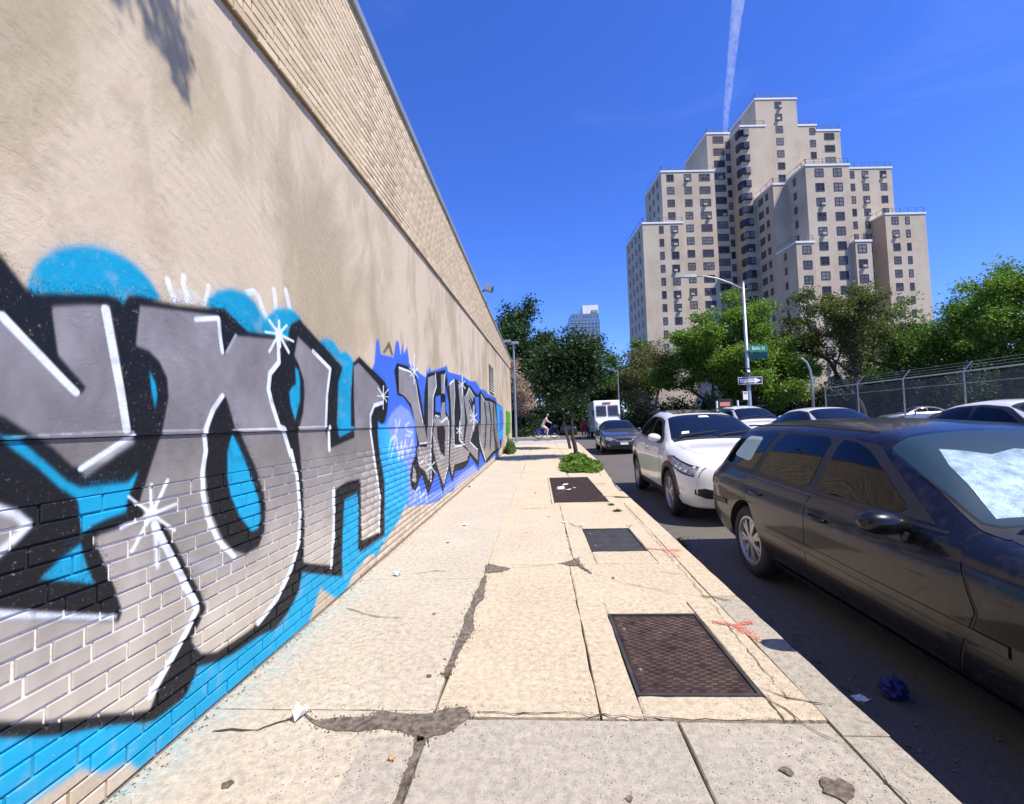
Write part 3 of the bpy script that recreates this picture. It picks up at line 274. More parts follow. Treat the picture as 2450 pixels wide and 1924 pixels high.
def stucco_mat():
    n=NT('trowelled_stucco'); col,al,sp=paint_nodes(n)
    v=n.pos(); big=n.noise(n.pos((1,.9,.55)),1.1,5,.55,.4); fine=n.noise(v,38,8,.65)
    base=n.ramp(big,[(.37,(.36,.295,.175)),(.44,(.46,.375,.235)),(.50,(.57,.47,.325)),(.72,(.61,.505,.36))])
    base=n.mix(.25,base,n.ramp(fine,[(.3,(.40,.32,.24)),(.7,(.66,.55,.44))]))
    streak=n.noise(n.pos((1,1.5,.75)),1.5,5,.6,.5)
    base=n.mix(n.ramp(streak,[(.54,0.0),(.62,.42)]),base,(.37,.29,.19))
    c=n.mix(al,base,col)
    # trowel arcs, ridges and pits
    wv=n.n('TexWave',wave_type='RINGS',rings_direction='SPHERICAL'); wv.inputs['Scale'].default_value=4.2;wv.inputs['Distortion'].default_value=6;wv.inputs['Detail'].default_value=4;wv.inputs['Detail Scale'].default_value=1.6;wv.inputs['Detail Roughness'].default_value=.65
    n.l(n.pos((1,1,1.3)),wv.inputs[0])
    patch=n.ramp(n.noise(v,1.7,4,.6,.6),[(.48,0.0),(.60,1.0)])
    ridge=n.math('MULTIPLY',n.ramp(wv.outputs['Fac'],[(.35,0.0),(.75,1.0)]),patch)
    vo=n.n('TexNoise'); vo.inputs['Scale'].default_value=16; vo.inputs['Detail'].default_value=9; vo.inputs['Roughness'].default_value=.62; vo.inputs['Distortion'].default_value=1.8; n.l(n.pos((1,1,2.0)),vo.inputs['Vector'])
    tear=n.math('MAXIMUM',n.ramp(vo.outputs['Fac'],[(.38,0.0),(.44,1.0)]),n.ramp(n.noise(v,2.1,4,.6,.5),[(.44,1.0),(.56,.25)]))
    b1=n.bump(ridge,.16,.008,n.bump(big,.5,.05)); b2=n.bump(tear,.32,.006,b1); b3=n.bump(fine,.30,.005,b2)
    n.set(Base_Color=c,Roughness=n.math('SUBTRACT',.9,n.math('MULTIPLY',al,.38)),Normal=b3)
    return n.m
def brick_mat(lower):
    n=NT('painted_brick' if lower else 'tan_brick')
    v=n.pos(); oi=n.n('ObjectInfo'); isl=n.n('NewGeometry').outputs['Random Per Island']
    rnd=n.math('FRACT',n.math('ADD',isl,oi.outputs['Random']))
    if lower: base=n.ramp(rnd,[(0,(.44,.35,.24)),(.5,(.54,.45,.33)),(1,(.60,.50,.37))])
    else: base=n.ramp(rnd,[(0,(.50,.385,.235)),(.5,(.62,.49,.31)),(1,(.70,.57,.38))])
    fine=n.noise(v,60,6,.7)
    base=n.mix(.35,base,n.ramp(fine,[(.3,(.30,.22,.14)),(.65,(.72,.60,.42))]),'MULTIPLY') if False else n.mix(.22,base,n.ramp(fine,[(.3,(.32,.24,.15)),(.65,(.74,.62,.45))]))
    if not lower:
        st=n.noise(n.pos((1,.5,.2)),3,5,.6); base=n.mix(n.ramp(st,[(.55,0.0),(.75,.5)]),base,(.30,.22,.13))
    if lower:
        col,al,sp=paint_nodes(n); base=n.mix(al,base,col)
        n.set(Roughness=n.math('SUBTRACT',.9,n.math('MULTIPLY',al,.35)))
    else: n.set(Roughness=.88)
    n.set(Base_Color=base,Normal=n.bump(fine,.35,.003,n.bump(n.noise(v,14,4,.6),.3,.006)))
    return n.m
def mortar_mat():
    n=NT('mortar'); col,al,sp=paint_nodes(n)
    hsv=n.n('SeparateColor',mode='HSV'); n.l(col,hsv.inputs[0])
    isg=n.math('MULTIPLY',n.ramp(hsv.outputs[1],[(.28,1.0),(.40,0.0)]),n.ramp(hsv.outputs[2],[(.012,0.0),(.04,1.0)]))
    f=n.noise(n.pos(),70,5,.7)
    light=n.mix(n.ramp(f,[(.3,.45),(.55,1.0)]),col,(.78,.75,.68))
    dark=n.mix(.25,col,(.015,.02,.04))
    c=n.mix(isg,dark,light)
    base=n.ramp(f,[(.3,(.30,.24,.16)),(.7,(.46,.38,.27))])
    n.set(Base_Color=n.mix(al,base,c),Roughness=.92,Normal=n.bump(f,.5,.004))
    return n.m
M={}
M['stucco']=stucco_mat(); M['brick_low']=brick_mat(True); M['brick_top']=brick_mat(False); M['mortar']=mortar_mat()
M['mortar_top']=plain('raked_mortar',(.20,.15,.09),.95,.3,40)
M['coping']=plain('coping_metal',(.30,.34,.36),.45,.15,2,.3)
M['darksteel']=plain('dark_steel',(.03,.03,.033),.5,.3,6,.4)
M['galv']=plain('galvanised_steel',(.34,.36,.36),.45,.15,3,.6)
M['whitepaint']=plain('white_paint',(.78,.78,.76),.55,.06,5)
M['glass_dark']=plain('dark_glass',(.006,.007,.011),.06,.2,1,0,0,0,.8)
M['rubber']=plain('rubber',(.018,.018,.019),.8,.3,30)
M['blackplastic']=plain('black_plastic',(.015,.015,.016),.5,.2,20)
M['alloy']=plain('alloy_rim',(.42,.42,.43),.35,.1,8,.7)
M['chrome']=plain('chrome',(.62,.63,.65),.14,.05,8,1)
M['red_lens']=plain('red_lens',(.5,.02,.02),.15,.1,8,0,.6)
M['lamp_lens']=plain('clear_lamp_lens',(.32,.34,.36),.12,.5,22,.3,1)
M['amber']=plain('amber_lens',(.5,.12,.02),.2,.1,8,0,.6)
M['plastic_white']=plain('white_plastic',(.75,.77,.78),.4,.05,8)
def sidewalk_mat(name,a,b,pebble=True):
    n=NT(name); v=n.pos(); oi=n.n('ObjectInfo')
    big=n.noise(v,1.6,6,.6,.3); f=n.noise(v,26,8,.72); g=n.noise(v,120,4,.7)
    c=n.ramp(big,[(.30,tuple(x*.86 for x in a)),(.5,a),(.70,b)])
    c=n.mix(n.math('MULTIPLY',oi.outputs['Random'],.35),c,(.50,.44,.36))
    c=n.mix(.55,c,n.ramp(f,[(.3,tuple(x*.50 for x in a)),(.62,tuple(min(1,x*1.20) for x in b))]))
    vo=n.n('TexVoronoi'); vo.inputs['Scale'].default_value=85; n.l(v,vo.inputs['Vector'])
    sparse=n.math('MULTIPLY',n.ramp(n.noise(v,33,2,.5),[(.50,0.0),(.58,1.0)]),n.ramp(n.noise(v,1.3,4,.6),[(.40,.15),(.62,1.0)]))
    pit=n.math('MULTIPLY',n.ramp(vo.outputs['Distance'],[(.16,1.0),(.30,0.0)]),sparse)
    c=n.mix(n.math('MULTIPLY',pit,.9),c,(.13,.105,.08))
    vo2=n.n('TexVoronoi'); vo2.inputs['Scale'].default_value=60; n.l(n.pos((1.1,.9,1)),vo2.inputs['Vector'])
    peb=n.math('MULTIPLY',n.ramp(vo2.outputs['Distance'],[(.12,1.0),(.22,0.0)]),n.ramp(n.noise(v,20,2),[(.58,0.0),(.64,1.0)]))
    c=n.mix(n.math('MULTIPLY',peb,.75),c,(.66,.60,.52))
    sx=n.n('SeparateXYZ'); n.l(n.pos(),sx.inputs[0]); ov=n.math('MULTIPLY',n.ramp(n.math('ADD',sx.outputs[0],2.0),[(.36,.5),(.62,0.0)]),n.ramp(n.noise(v,9,4,.7),[(.40,0.0),(.62,.8)])); ov=n.math('MULTIPLY',ov,n.ramp(n.math('DIVIDE',sx.outputs[1],10),[(.28,1.0),(.5,0.0)])); c=n.mix(ov,c,(.10,.42,.50))
    stain=n.ramp(n.noise(v,3.4,5,.7,1.2),[(.62,0.0),(.76,.35)]); c=n.mix(stain,c,(.22,.16,.10))
    h=n.math('SUBTRACT',n.math('ADD',g,f),n.math('MULTIPLY',pit,1.5))
    n.set(Base_Color=c,Roughness=.93,Normal=n.bump(h,.9,.006),Specular_IOR_Level=.25)
    return n.m
M['walk']=sidewalk_mat('sidewalk_concrete',(.44,.38,.285),(.53,.465,.355))
M['walk_tan']=sidewalk_mat('sidewalk_tan',(.475,.395,.275),(.565,.475,.34))
M['walk_grey']=sidewalk_mat('sidewalk_grey',(.345,.31,.25),(.42,.38,.31))
M['kerb']=sidewalk_mat('kerb_stone',(.34,.31,.27),(.45,.41,.34))
def asphalt_mat():
    n=NT('asphalt'); v=n.pos(); big=n.noise(v,.7,6,.6,.4); f=n.noise(v,90,4,.7)
    c=n.ramp(big,[(.3,(.065,.058,.050)),(.7,(.115,.102,.086))]); c=n.mix(.5,c,n.ramp(f,[(.3,(.045,.04,.036)),(.7,(.20,.18,.155))]))
    vo=n.n('TexVoronoi',feature='DISTANCE_TO_EDGE'); vo.inputs['Scale'].default_value=.9; n.l(n.pos(),vo.inputs['Vector'])
    cr_=n.ramp(n.math('ADD',vo.outputs['Distance'],n.math('MULTIPLY',n.noise(v,9),.02)),[(.006,.45),(.014,0.0)]); c=n.mix(cr_,c,(.03,.027,.024))
    n.set(Base_Color=c,Roughness=.92,Normal=n.bump(f,.6,.005)); return n.m
M['asphalt']=asphalt_mat()
M['ground']=plain('packed_ground',(.10,.10,.06),.95,.5,.6,obj=False)
M['lot']=plain('lot_paving',(.12,.118,.11),.95,.3,.8,obj=False)
M['filler']=plain('crack_filler',(.15,.12,.092),.95,.75,38,0,0,1.0,obj=False)
M['crackdark']=plain('crack_soil',(.05,.038,.027),.95,.5,60,obj=False)
M['plate_rust']=plain('rusty_plate',(.060,.036,.027),.55,.5,9,.5,0,.3,obj=False)
M['plate_grey']=plain('grey_plate',(.080,.074,.064),.5,.35,9,.5,0,.3,obj=False)
M['redspray']=plain('red_spray',(.60,.22,.15),.9,.25,30)
M['paper']=plain('paper_litter',(.78,.79,.80),.8,.08,20)
M['paintline']=plain('road_marking',(.62,.60,.56),.85,.25,7,obj=False)
# ------------------------------------------------------------------ GROUND, ROAD, SIDEWALK
def kerbx(y):
    P_=[(-12,1.38),(1.6,1.42),(4,1.47),(6,1.52),(8,1.56),(10.2,1.63),(15,1.97),(26,2.40),(29,2.5),(60,3.2)]
    for (a,p),(b,q) in zip(P_,P_[1:]):
        if y<=b: return p+(q-p)*(y-a)/(b-a)
    return P_[-1][1]
def roadz(x): return -.125 if x<2.2 else min(.13,-.125+(x-2.2)*.031)
tag(MB().box((-400,-60,-1.2),(900,1400,-.32)).obj('ground',M['ground']),kind='structure')
b=MB()
xs=[-30,-3,0,1.3,2.2,3,4,5,6,7,8,9,9.6,10.35,30]
ys=[-12,0,4,8,12,16,20,24,28,32,37,44,60,90]
vs=[(x,y,roadz(x)) for y in ys for x in xs]; nx=len(xs)
b.add(vs,[(j*nx+i,j*nx+i+1,(j+1)*nx+i+1,(j+1)*nx+i) for j in range(len(ys)-1) for i in range(nx-1)])
tag(b.obj('road',M['asphalt']),kind='structure')
side=empty('sidewalk'); tag(side,kind='structure')
bed=MB()
ky=[-12,-6,0,2,4,6,8,10.2,12,15,18,22,26,28.5]
bed.add([(-1.70,y,-.03) for y in ky]+[(kerbx(y)-.2,y,-.03) for y in ky],[(i,i+len(ky),i+1+len(ky),i+1) for i in range(len(ky)-1)])
bed.obj('joint_bed',M['crackdark'],side)
rnd=random.Random(5)
def slab(x0,x1,y0,y1,mat,par=side,dz=0,curved=False,gap=.006):
    # chipped rounded edge: outline with small jitter, bevel ring
    n=10; g=gap
    def edge(a,b_):
        return [(a[0]+(b_[0]-a[0])*t/n,a[1]+(b_[1]-a[1])*t/n) for t in range(n)]
    X1a=kerbx(y0)-.19 if curved else x1; X1b=kerbx(y1)-.19 if curved else x1
    c=[(x0+g,y0+g),(X1a-g,y0+g),(X1b-g,y1-g),(x0+g,y1-g)]
    P_=[];
    for i in range(4): P_+=edge(c[i],c[(i+1)%4])
    cx=sum(p[0] for p in c)/4;cy=sum(p[1] for p in c)/4
    P_=[(x+rnd.gauss(0,.0022),y+rnd.gauss(0,.0022)) for x,y in P_]
    m=len(P_); tz=rnd.uniform(-.003,.003)
    inner=[(x+(cx-x)*.010/max(.2,abs(cx-x)+abs(cy-y))*1.4,y+(cy-y)*.010/max(.2,abs(cx-x)+abs(cy-y))*1.4) for x,y in P_]
    vs=[(x,y,-.05) for x,y in P_]+[(x,y,-.006+dz+tz) for x,y in P_]+[(x,y,dz+tz) for x,y in inner]
    fs=[(i,(i+1)%m,m+(i+1)%m,m+i) for i in range(m)]+[(m+i,m+(i+1)%m,2*m+(i+1)%m,2*m+i) for i in range(m)]+[tuple(range(2*m,3*m))]
    return MB().add(vs,fs).obj('slab',mat,par)
# left lane of slabs, along the wall
yl=[-8,-4,-1.5,.3,2.145,3.94,5.68,7.46,9.2,11,12.8,14.6,16.4,18.2,20,21.8,23.6,25.4,27.0,28.5]
for a,c in zip(yl,yl[1:]): slab(-1.66,-.545+(.006*max(0,a-2)),a,c,M['walk'])
# right lane round the vault plates: nothing covers the plates' openings
P1=(.44,1.05,2.26,3.19); P2=(.51,1.09,4.68,5.66); P3=(.22,1.14,7.50,10.85)
BED=(.72,0,11.75,16.9)
def ring(x0,x1,y0,y1,h,mat,curved=True):
    slab(x0,h[0],y0,y1,mat,gap=.0022); slab(h[1],x1,y0,y1,mat,curved=curved,gap=.0022)
    if h[2]-y0>.03: slab(h[0],h[1],y0,h[2],mat,gap=.0012)
    if y1-h[3]>.03: slab(h[0],h[1],h[3],y1,mat,gap=.0012)
for a,c in ((-8,-4),(-4,-1.5),(-1.5,.3),(.3,2.09)):
    slab(-.54,.58,a,c,M['walk_grey']); slab(.58,1.4,a,c,M['walk_grey'],curved=True)
slab(-.54,.245,2.10,3.44,M['walk_tan'])
ring(.245,1.4,2.10,3.40,P1,M['walk_tan'])
slab(-.54,.245,3.44,4.30,M['walk_tan'],gap=.003); slab(.245,1.4,3.40,4.30,M['walk_tan'],curved=True,gap=.003)
slab(-.54,.30,4.30,7.38,M['walk_tan'],gap=.003)
ring(.30,1.4,4.30,5.90,P2,M['walk_tan']); slab(.30,1.4,5.90,7.38,M['walk_tan'],curved=True,gap=.003)
slab(-.52,.18,7.38,11.0,M['walk_tan']); ring(.18,1.5,7.38,11.0,P3,M['walk_tan'])
slab(-.50,.70,11.0,12.8,M['walk_tan']); slab(.70,1.4,11.0,11.75,M['walk_tan'],curved=True)
for a,c in ((12.8,14.6),(14.6,16.9)): slab(-.48,.72,a,c,M['walk_tan'])
for a,c in ((16.9,18.9),(18.9,20.9)): slab(-.45,1.0,a,c,M['walk_tan']); slab(1.0,1.8,a,c,M['walk_tan'],curved=True)
for a,c in ((20.9,22.6),(22.6,24.4),(24.4,26.4),(26.4,28.5)): slab(-.42,1.0,a,c,M['walk_tan']); slab(1.0,1.8,a,c,M['walk_tan'],curved=True)
# kerb stones
kerb=empty('kerb'); tag(kerb,kind='structure')
y=-10.
while y<28.4:
    L=1.5 if y<12 else 3
    y1=min(y+L,28.5); pts=[(kerbx(t)-.185,t) for t in np.linspace(y+.004,y1-.004,5)]+[(kerbx(t)+rnd.gauss(0,.003),t) for t in np.linspace(y1-.004,y+.004,9)]
    MB().prism(pts,-.25,.0+rnd.uniform(-.003,.002)).obj('kerb_stone',M['walk_grey'] if y<2.3 else M['walk_tan'],kerb); y=y1
# far sidewalk, right of the street and the cross street corners
tag(MB().box((10.35,-12,-.3),(18.3,27.5,.25)).obj('far_pavement',M['walk']),kind='structure')
tag(MB().box((18.3,-12,-.3),(90,28,.29)).box((16.5,28.0,-.3),(90,60,.285)).obj('parking_lot',M['lot']),kind='structure')
tag(MB().box((-30,40.2,-.3),(1.9,44.5,.02)).obj('corner_pavement',M['walk']),kind='structure')
# crosswalk stripes: sheets on the asphalt
cw=MB()
for k in range(7):
    y=29.2+k*1.1; cw.add([(-6,y,-.119),(2.3+k*.05,y,-.119),(2.3+k*.05,y+.62,-.119),(-6,y+.62,-.119)],[(0,1,2,3)])
tag(cw.obj('crosswalk_marking',M['paintline']),kind='structure')
# ramp between sidewalk end and crossing
tag(MB().add([(-3,28.5,0.0),(2.4,28.5,0.0),(2.5,29.1,-.115),(-3,29.1,-.115)],[(0,1,2,3)]).obj('kerb_ramp',M['walk']),kind='structure')
# cracks: broken joints filled with soil and tar, lying in the slabs
def crack(name,pts,z,mat,h=.004,lab=None):
    out=[]
    for i in range(len(pts)):
        a,c=pts[i],pts[(i+1)%len(pts)]
        for t in range(4):
            out.append((a[0]+(c[0]-a[0])*t/4+rnd.gauss(0,.0035),a[1]+(c[1]-a[1])*t/4+rnd.gauss(0,.004)))
    o=MB().prism(out,z-.02,z+h).obj(name,mat,side)
    cb=MB()
    for q in range(len(out)*3):
        a=rnd.choice(out); s_=rnd.uniform(.0015,.006); x=a[0]+rnd.gauss(0,.016); y=a[1]+rnd.gauss(0,.016); a0=rnd.random()*3
        cb.add([(x+math.cos(a0+k*1.57)*s_,y+math.sin(a0+k*1.57)*s_,z) for k in range(4)]+[(x,y,z+s_*1.1+.003)],[(0,1,4),(1,2,4),(2,3,4),(3,0,4)])
    cb.obj('crack_rubble',mat,side,kind='stuff')
    if lab: o['label']=lab
    return o
CR=[[(-.5,3.98),(-.49,3.65),(-.47,3.47),(-.515,3.31),(-.5,3.08),(-.47,2.96),(-.5,2.8),(-.525,2.63),(-.53,2.49),(-.545,2.42),(-.56,2.44),(-.56,2.65),(-.56,2.84),(-.55,2.96),(-.565,3.19),(-.55,3.38),(-.56,3.54),(-.545,3.65),(-.54,3.81),(-.53,3.98)],
[(-.55,4.24),(-.52,4.31),(-.43,4.24),(-.31,4.17),(-.38,4.09),(-.52,4.05)],
[(.17,4.3),(.36,4.46),(.35,4.28),(.38,4.18),(.42,4.02),(.36,4.15),(.32,4.23),(.25,4.23)],
[(-1.18,2.10),(-1.07,2.05),(-1.01,2.07),(-.83,2.09),(-.82,2.12),(-.6,2.1),(-.54,2.11),(-.49,2.15),(-.4,2.15),(-.36,2.11),(-.38,2.06),(-.46,1.98),(-.53,1.95),(-.56,1.92),(-.58,1.97),(-.67,1.99),(-.75,2.01),(-.86,1.98),(-.98,1.99),(-1.06,2.02)],
[(-.585,1.97),(-.53,1.95),(-.535,1.88),(-.54,1.77),(-.545,1.68),(-.55,1.5),(-.575,1.5),(-.565,1.7),(-.57,1.78),(-.565,1.84)]]
for c in CR: crack('crack_filler',c,.003,M['filler'],.004)
def line_crack(pts,w,name='crack'):
    L=[];Rr=[]
    q=[]
    for a,c in zip(pts,pts[1:]):
        k=max(2,int(math.hypot(c[0]-a[0],c[1]-a[1])/.05))
        q+=[(a[0]+(c[0]-a[0])*t/k+rnd.gauss(0,.006),a[1]+(c[1]-a[1])*t/k+rnd.gauss(0,.006)) for t in range(k)]
    q.append(pts[-1]); vs=[];n=len(q)
    for i,(x,y) in enumerate(q):
        dx=q[min(i+1,n-1)][0]-q[max(i-1,0)][0];dy=q[min(i+1,n-1)][1]-q[max(i-1,0)][1];d=math.hypot(dx,dy) or 1
        ww=w*rnd.uniform(.25,1.2)*(.3 if i in(0,n-1) else 1); vs+=[(x-dy/d*ww,y+dx/d*ww,.0072),(x+dy/d*ww,y-dx/d*ww,.0072)]
    MB().add(vs,[(2*i,2*i+1,2*i+3,2*i+2) for i in range(n-1)]).obj(name,M['crackdark'],side)
for p,w_ in [([(-1.52,1.97),(-1.45,1.99),(-1.34,1.98),(-1.3,2.0),(-1.2,2.06)],.006),([(-.31,4.17),(.17,4.3)],.003),([(.4,4.05),(.7,3.75),(1.0,3.55)],.003),([(.36,5.98),(.51,5.66)],.006),
 ([(-.36,2.115),(.04,2.125),(.25,2.115),(.5,2.09),(1.2,2.07)],.004),([(1.05,2.33),(1.2,2.22),(1.3,2.2)],.005),([(1.05,2.28),(1.12,2.05),(1.2,1.95)],.003),([(1.09,4.7),(1.2,4.5),(1.3,4.45)],.003),([(-.3,7.0),(.05,7.05),(.1,7.1)],.006),
 ([(1.2,5.9),(1.12,5.75),(1.09,5.66)],.005),([(-1.5,3.3),(-1.2,3.15),(-1.0,3.13)],.004),([(1.19,3.5),(1.38,3.4)],.008),([(1.0,4.05),(1.25,3.95)],.004),([(1.22,5.3),(1.5,5.25)],.003),([(-1.2,4.05),(-1.0,4.12),(-.85,4.1)],.006),([(1.25,1.9),(1.24,1.6)],.003)]: line_crack(p,w_)
# score lines
for p in ([(1.24,4.25),(1.21,3.32),(1.14,2.22)],[(1.24,4.3),(1.33,7.2)],[(.30,5.9),(.29,4.5)]): line_crack(p,.0022,'score_line')
MB().prism([(-.80,1.93),(-.66,1.965),(-.575,1.93),(-.57,1.75),(-.585,1.45),(-.84,1.40),(-.80,1.6)],-.01,.0052).obj('concrete_patch',M['walk_grey'],side)
# stains: dried gum and spilt drink
def blot(x,y,r_,mat,name='stain',sx=1):
    pts=[(x+math.cos(a)*r_*sx*rnd.uniform(.6,1.2),y+math.sin(a)*r_*rnd.uniform(.6,1.2)) for a in np.linspace(0,2*math.pi,15)[:-1]]
    return MB().prism(pts,-.01,.0068).obj(name,mat,side)
for x,y,r_ in ((-1.24,1.69,.022),(.9,1.80,.022),(.28,1.66,.014),(-.64,2.42,.013),(.3,5.3,.015),(-.2,5.5,.012),(.1,6.4,.014),(-.8,3.2,.012),(-.1,8.6,.02),(.6,3.9,.012),(-1.1,5.1,.02)): blot(x,y,r_,M['filler'])
blot(1.04,1.72,.055,M['filler'],'stain',1.1)['label']='brown spilt stain near the kerb'
# red utility marks sprayed on the pavement
def redmark(cx,cy,arms,lab,sc=1):
    b=MB()
    for (dx,dy,w_) in arms:
        d=math.hypot(dx,dy)
        for k in range(260):
            t=rnd.random(); s_=rnd.gauss(0,w_*(.9+.8*t)); x=cx+dx*t-dy/d*s_; y=cy+dy*t+dx/d*s_; r_=rnd.uniform(.0015,.005)*sc
            a0=rnd.random()*6
            b.add([(x+math.cos(a0+q)*r_,y+math.sin(a0+q)*r_,.0078+.0002*(k%5)) for q in (0,1.2,2.5,3.8,5.1)],[(0,1,2,3,4)])
    return tag(b.obj('spray_mark',M['redspray'],side),lab,kind='stuff')
redmark(1.24,3.0,[(-.13,.05,.008),(.13,.06,.008),(.02,-.10,.022),(.05,-.22,.012)],'red sprayed utility arrow beside the largest plate')
redmark(1.26,4.70,[(-.18,.06,.008),(.16,-.02,.02),(.06,-.25,.02)],'red sprayed mark beside the middle plate')
redmark(1.30,9.6,[(-.12,.05,.02),(.1,.02,.01)],'faint red mark beside the farthest plate')
redmark(1.25,8.0,[(-.15,.05,.02),(.15,-.02,.01)],'faint red stroke beside the farthest plate')
# ------------------------------------------------------------------ vault plates
def plate(h,mat,lab,bars,frame=True):
    x0,x1,y0,y1=h; t=empty('vault_cover',((x0+x1)/2,(y0+y1)/2,0),0,lab,'vault cover')
    cx,cy=(x0+x1)/2,(y0+y1)/2; X0,X1,Y0,Y1=x0-cx,x1-cx,y0-cy,y1-cy
    f=MB(); e=.022
    f.box((X0+.004,Y0+.004,-.04),(X0+e,Y1-.004,.004)).box((X1-e,Y0+.004,-.04),(X1-.004,Y1-.004,.004)).box((X0+e,Y0+.004,-.04),(X1-e,Y0+e,.004)).box((X0+e,Y1-e,-.04),(X1-e,Y1-.004,.004))
    f.obj('frame',M['plate_grey'],t)
    MB().box((X0+e+.005,Y0+e+.005,-.04),(X1-e-.005,Y1-e-.005,-.004)).obj('lid',mat,t)
    if bars:
        g=MB(); nx_,ny_=bars; wx=(X1-X0-.08)/nx_; wy=(Y1-Y0-.08)/ny_
        for i in range(nx_):
            for j in range(ny_):
                if rnd.random()<.06: continue
                xa=X0+.04+i*wx+wx*.9*((j*.618)%1)-wx*.4; xa=max(xa,X0+.035); ya=Y0+.04+j*wy
                L=wx*.62; x1_=min(xa+L,X1-.035)
                g.add([(xa,ya+wy*.1,-.004),(x1_,ya+wy*.1,-.004),(x1_,ya+wy*.65,-.004),(xa,ya+wy*.65,-.004),(xa+.006,ya+wy*.28,.0015),(x1_-.006,ya+wy*.28,.0015),(x1_-.006,ya+wy*.48,.0015),(xa+.006,ya+wy*.48,.0015)],[(4,5,6,7),(0,1,5,4),(1,2,6,5),(2,3,7,6),(3,0,4,7)])
        g.obj('tread_bars',mat,t,kind='stuff')
    for q in range(2):
        MB().lathe([(0,.005),(.009,.005),(.011,-.004)],10,'z',(X0+.07,Y0+(Y1-Y0)*(.25+.5*q),0)).obj('bolt',M['galv'],t)
    return t
plate(P1,M['plate_rust'],'large rusty metal pavement plate with worn tread bars, nearest the camera',(8,40))
plate(P2,M['plate_grey'],'smaller smooth dark grey metal pavement plate, the middle one',None)
plate(P3,M['plate_rust'],'long rust brown metal pavement plate strewn with litter, before the planted tree pit',(9,34))
# ------------------------------------------------------------------ BRICK BUILDING WITH THE PAINTED WALL (left)
WX=-1.655; WEND=27.0
hall=empty('brick_building',(-1.7,12,0),0,'long low tan building with blue, black and grey spray painted lettering along its wall','building')
def hp(o):
    o.parent=hall; o.matrix_parent_inverse=Matrix.Translation((1.7,-12,0)); return o
hp(MB().box((-16,-9,-.3),(-1.76,WEND-.02,5.18)).obj('building_core',M['mortar_top']))
hp(MB().box((-1.76,-9,-.3),(-1.663,WEND-.005,1.142)).obj('mortar',M['mortar']))
hp(MB().box((-1.76,-9,1.142),(WX,WEND,1.352)).obj('render_band',M['stucco']))
def zb(y): return 3.61+.0405*y
s=MB(); yy=[-9,-4,0]+[i*1.0 for i in range(1,27)]+[WEND]
xs_=-1.645
vs=[];m=len(yy)
for x in (-1.77,xs_):
    vs+=[(x,y,1.356) for y in yy]+[(x,y,zb(y)+.02) for y in yy]
s.add(vs,[(2*m+i,2*m+i+1,3*m+i+1,3*m+i) for i in range(m-1)]+[(i,2*m+i,2*m+i+1,i+1)[::-1] for i in range(m-1)]+[(m-1,2*m-1,4*m-1,3*m-1)[::-1],(0,2*m,3*m,m)[::-1]])
hp(s.obj('stucco_panel',M['stucco']))
s=MB();vs=[]
for x in (-1.77,-1.622): vs+=[(x,y,zb(y)+.002) for y in yy]+[(x,y,5.30) for y in yy]
s.add(vs,[(2*m+i,2*m+i+1,3*m+i+1,3*m+i) for i in range(m-1)]+[(i,2*m+i,2*m+i+1,i+1)[::-1] for i in range(m-1)]+[(m-1,2*m-1,4*m-1,3*m-1)[::-1]])
hp(s.obj('parapet_mortar',M['mortar_top']))
hp(MB().box((-1.80,-9,5.302),(-1.575,WEND+.03,5.39)).obj('coping',M['coping']))
hp(MB().box((-16,WEND-.005,-.3),(-1.70,WEND+.10,5.30)).obj('end_wall',M['brick_top']))
def brick_mesh(L,Hh,D=.012,bev=.0035):
    a,b_=L/2,Hh/2
    vs=[(-.0,-a,-b_),(0,a,-b_),(0,a,b_),(0,-a,b_),(D-bev,-a,-b_),(D-bev,a,-b_),(D-bev,a,b_),(D-bev,-a,b_),(D,-a+bev,-b_+bev),(D,a-bev,-b_+bev),(D,a-bev,b_-bev),(D,-a+bev,b_-bev)]
    fs=[(8,9,10,11)]+[(4+i,4+(i+1)%4,8+(i+1)%4,8+i) for i in range(4)]+[(i,(i+1)%4,4+(i+1)%4,4+i) for i in range(4)]
    return vs,fs
def lay(name,courses,y_start,y_end,n_obj,mat,xback,D,bond):
    proto={}; cnt=0; bulk_v=[];bulk_f=[];bricks=[]
    for c,(zf,hf) in enumerate(courses):
        kind=bond(c); L={'s':.203,'h':.098,'m':None}[kind]
        y=y_start-(.105 if c%2 else 0)-(.03*(c%3))
        while y<y_end:
            l=L or (.203 if rnd.random()<.6 else .098)
            ya,yb=y,min(y+l,y_end)
            if yb-ya>.03: bricks.append(((ya+yb)/2,yb-ya,c))
            y+=l+.0105
    bricks.sort(key=lambda q:q[0])
    for ym,l,c in bricks:
        zf,hf=courses[c]; z=zf(ym); h=hf(ym)-.0085*hf(ym)/.066; sl=(zf(ym+.1)-zf(ym-.1))/.2
        dx=rnd.gauss(0,.0012)
        if ym>0 and cnt<n_obj:
            key=(round(l,3),round(h,3))
            if key not in proto:
                v_,f_=brick_mesh(l,h,D); me=bpy.data.meshes.new(name); me.from_pydata(v_,[],f_); me.materials.append(mat); proto[key]=me
            o=bpy.data.objects.new(name,proto[key]); COL.objects.link(o); hp(o); o.location=(xback+dx,ym,z+hf(ym)/2); o.rotation_euler=(math.atan(sl)+rnd.gauss(0,.0012),0,0); cnt+=1
        else:
            v_,f_=brick_mesh(l,h,D); n=len(bulk_v)
            bulk_v+=[(xback+dx+p[0],ym+p[1],z+hf(ym)/2+p[2]+sl*p[1]) for p in v_]; bulk_f+=[tuple(i+n for i in f) for f in f_]
    me=quick('brickwork',bulk_v,bulk_f); me.materials.append(mat); o=link('brickwork',me); hp(o); o['kind']='stuff'
CH=.0668
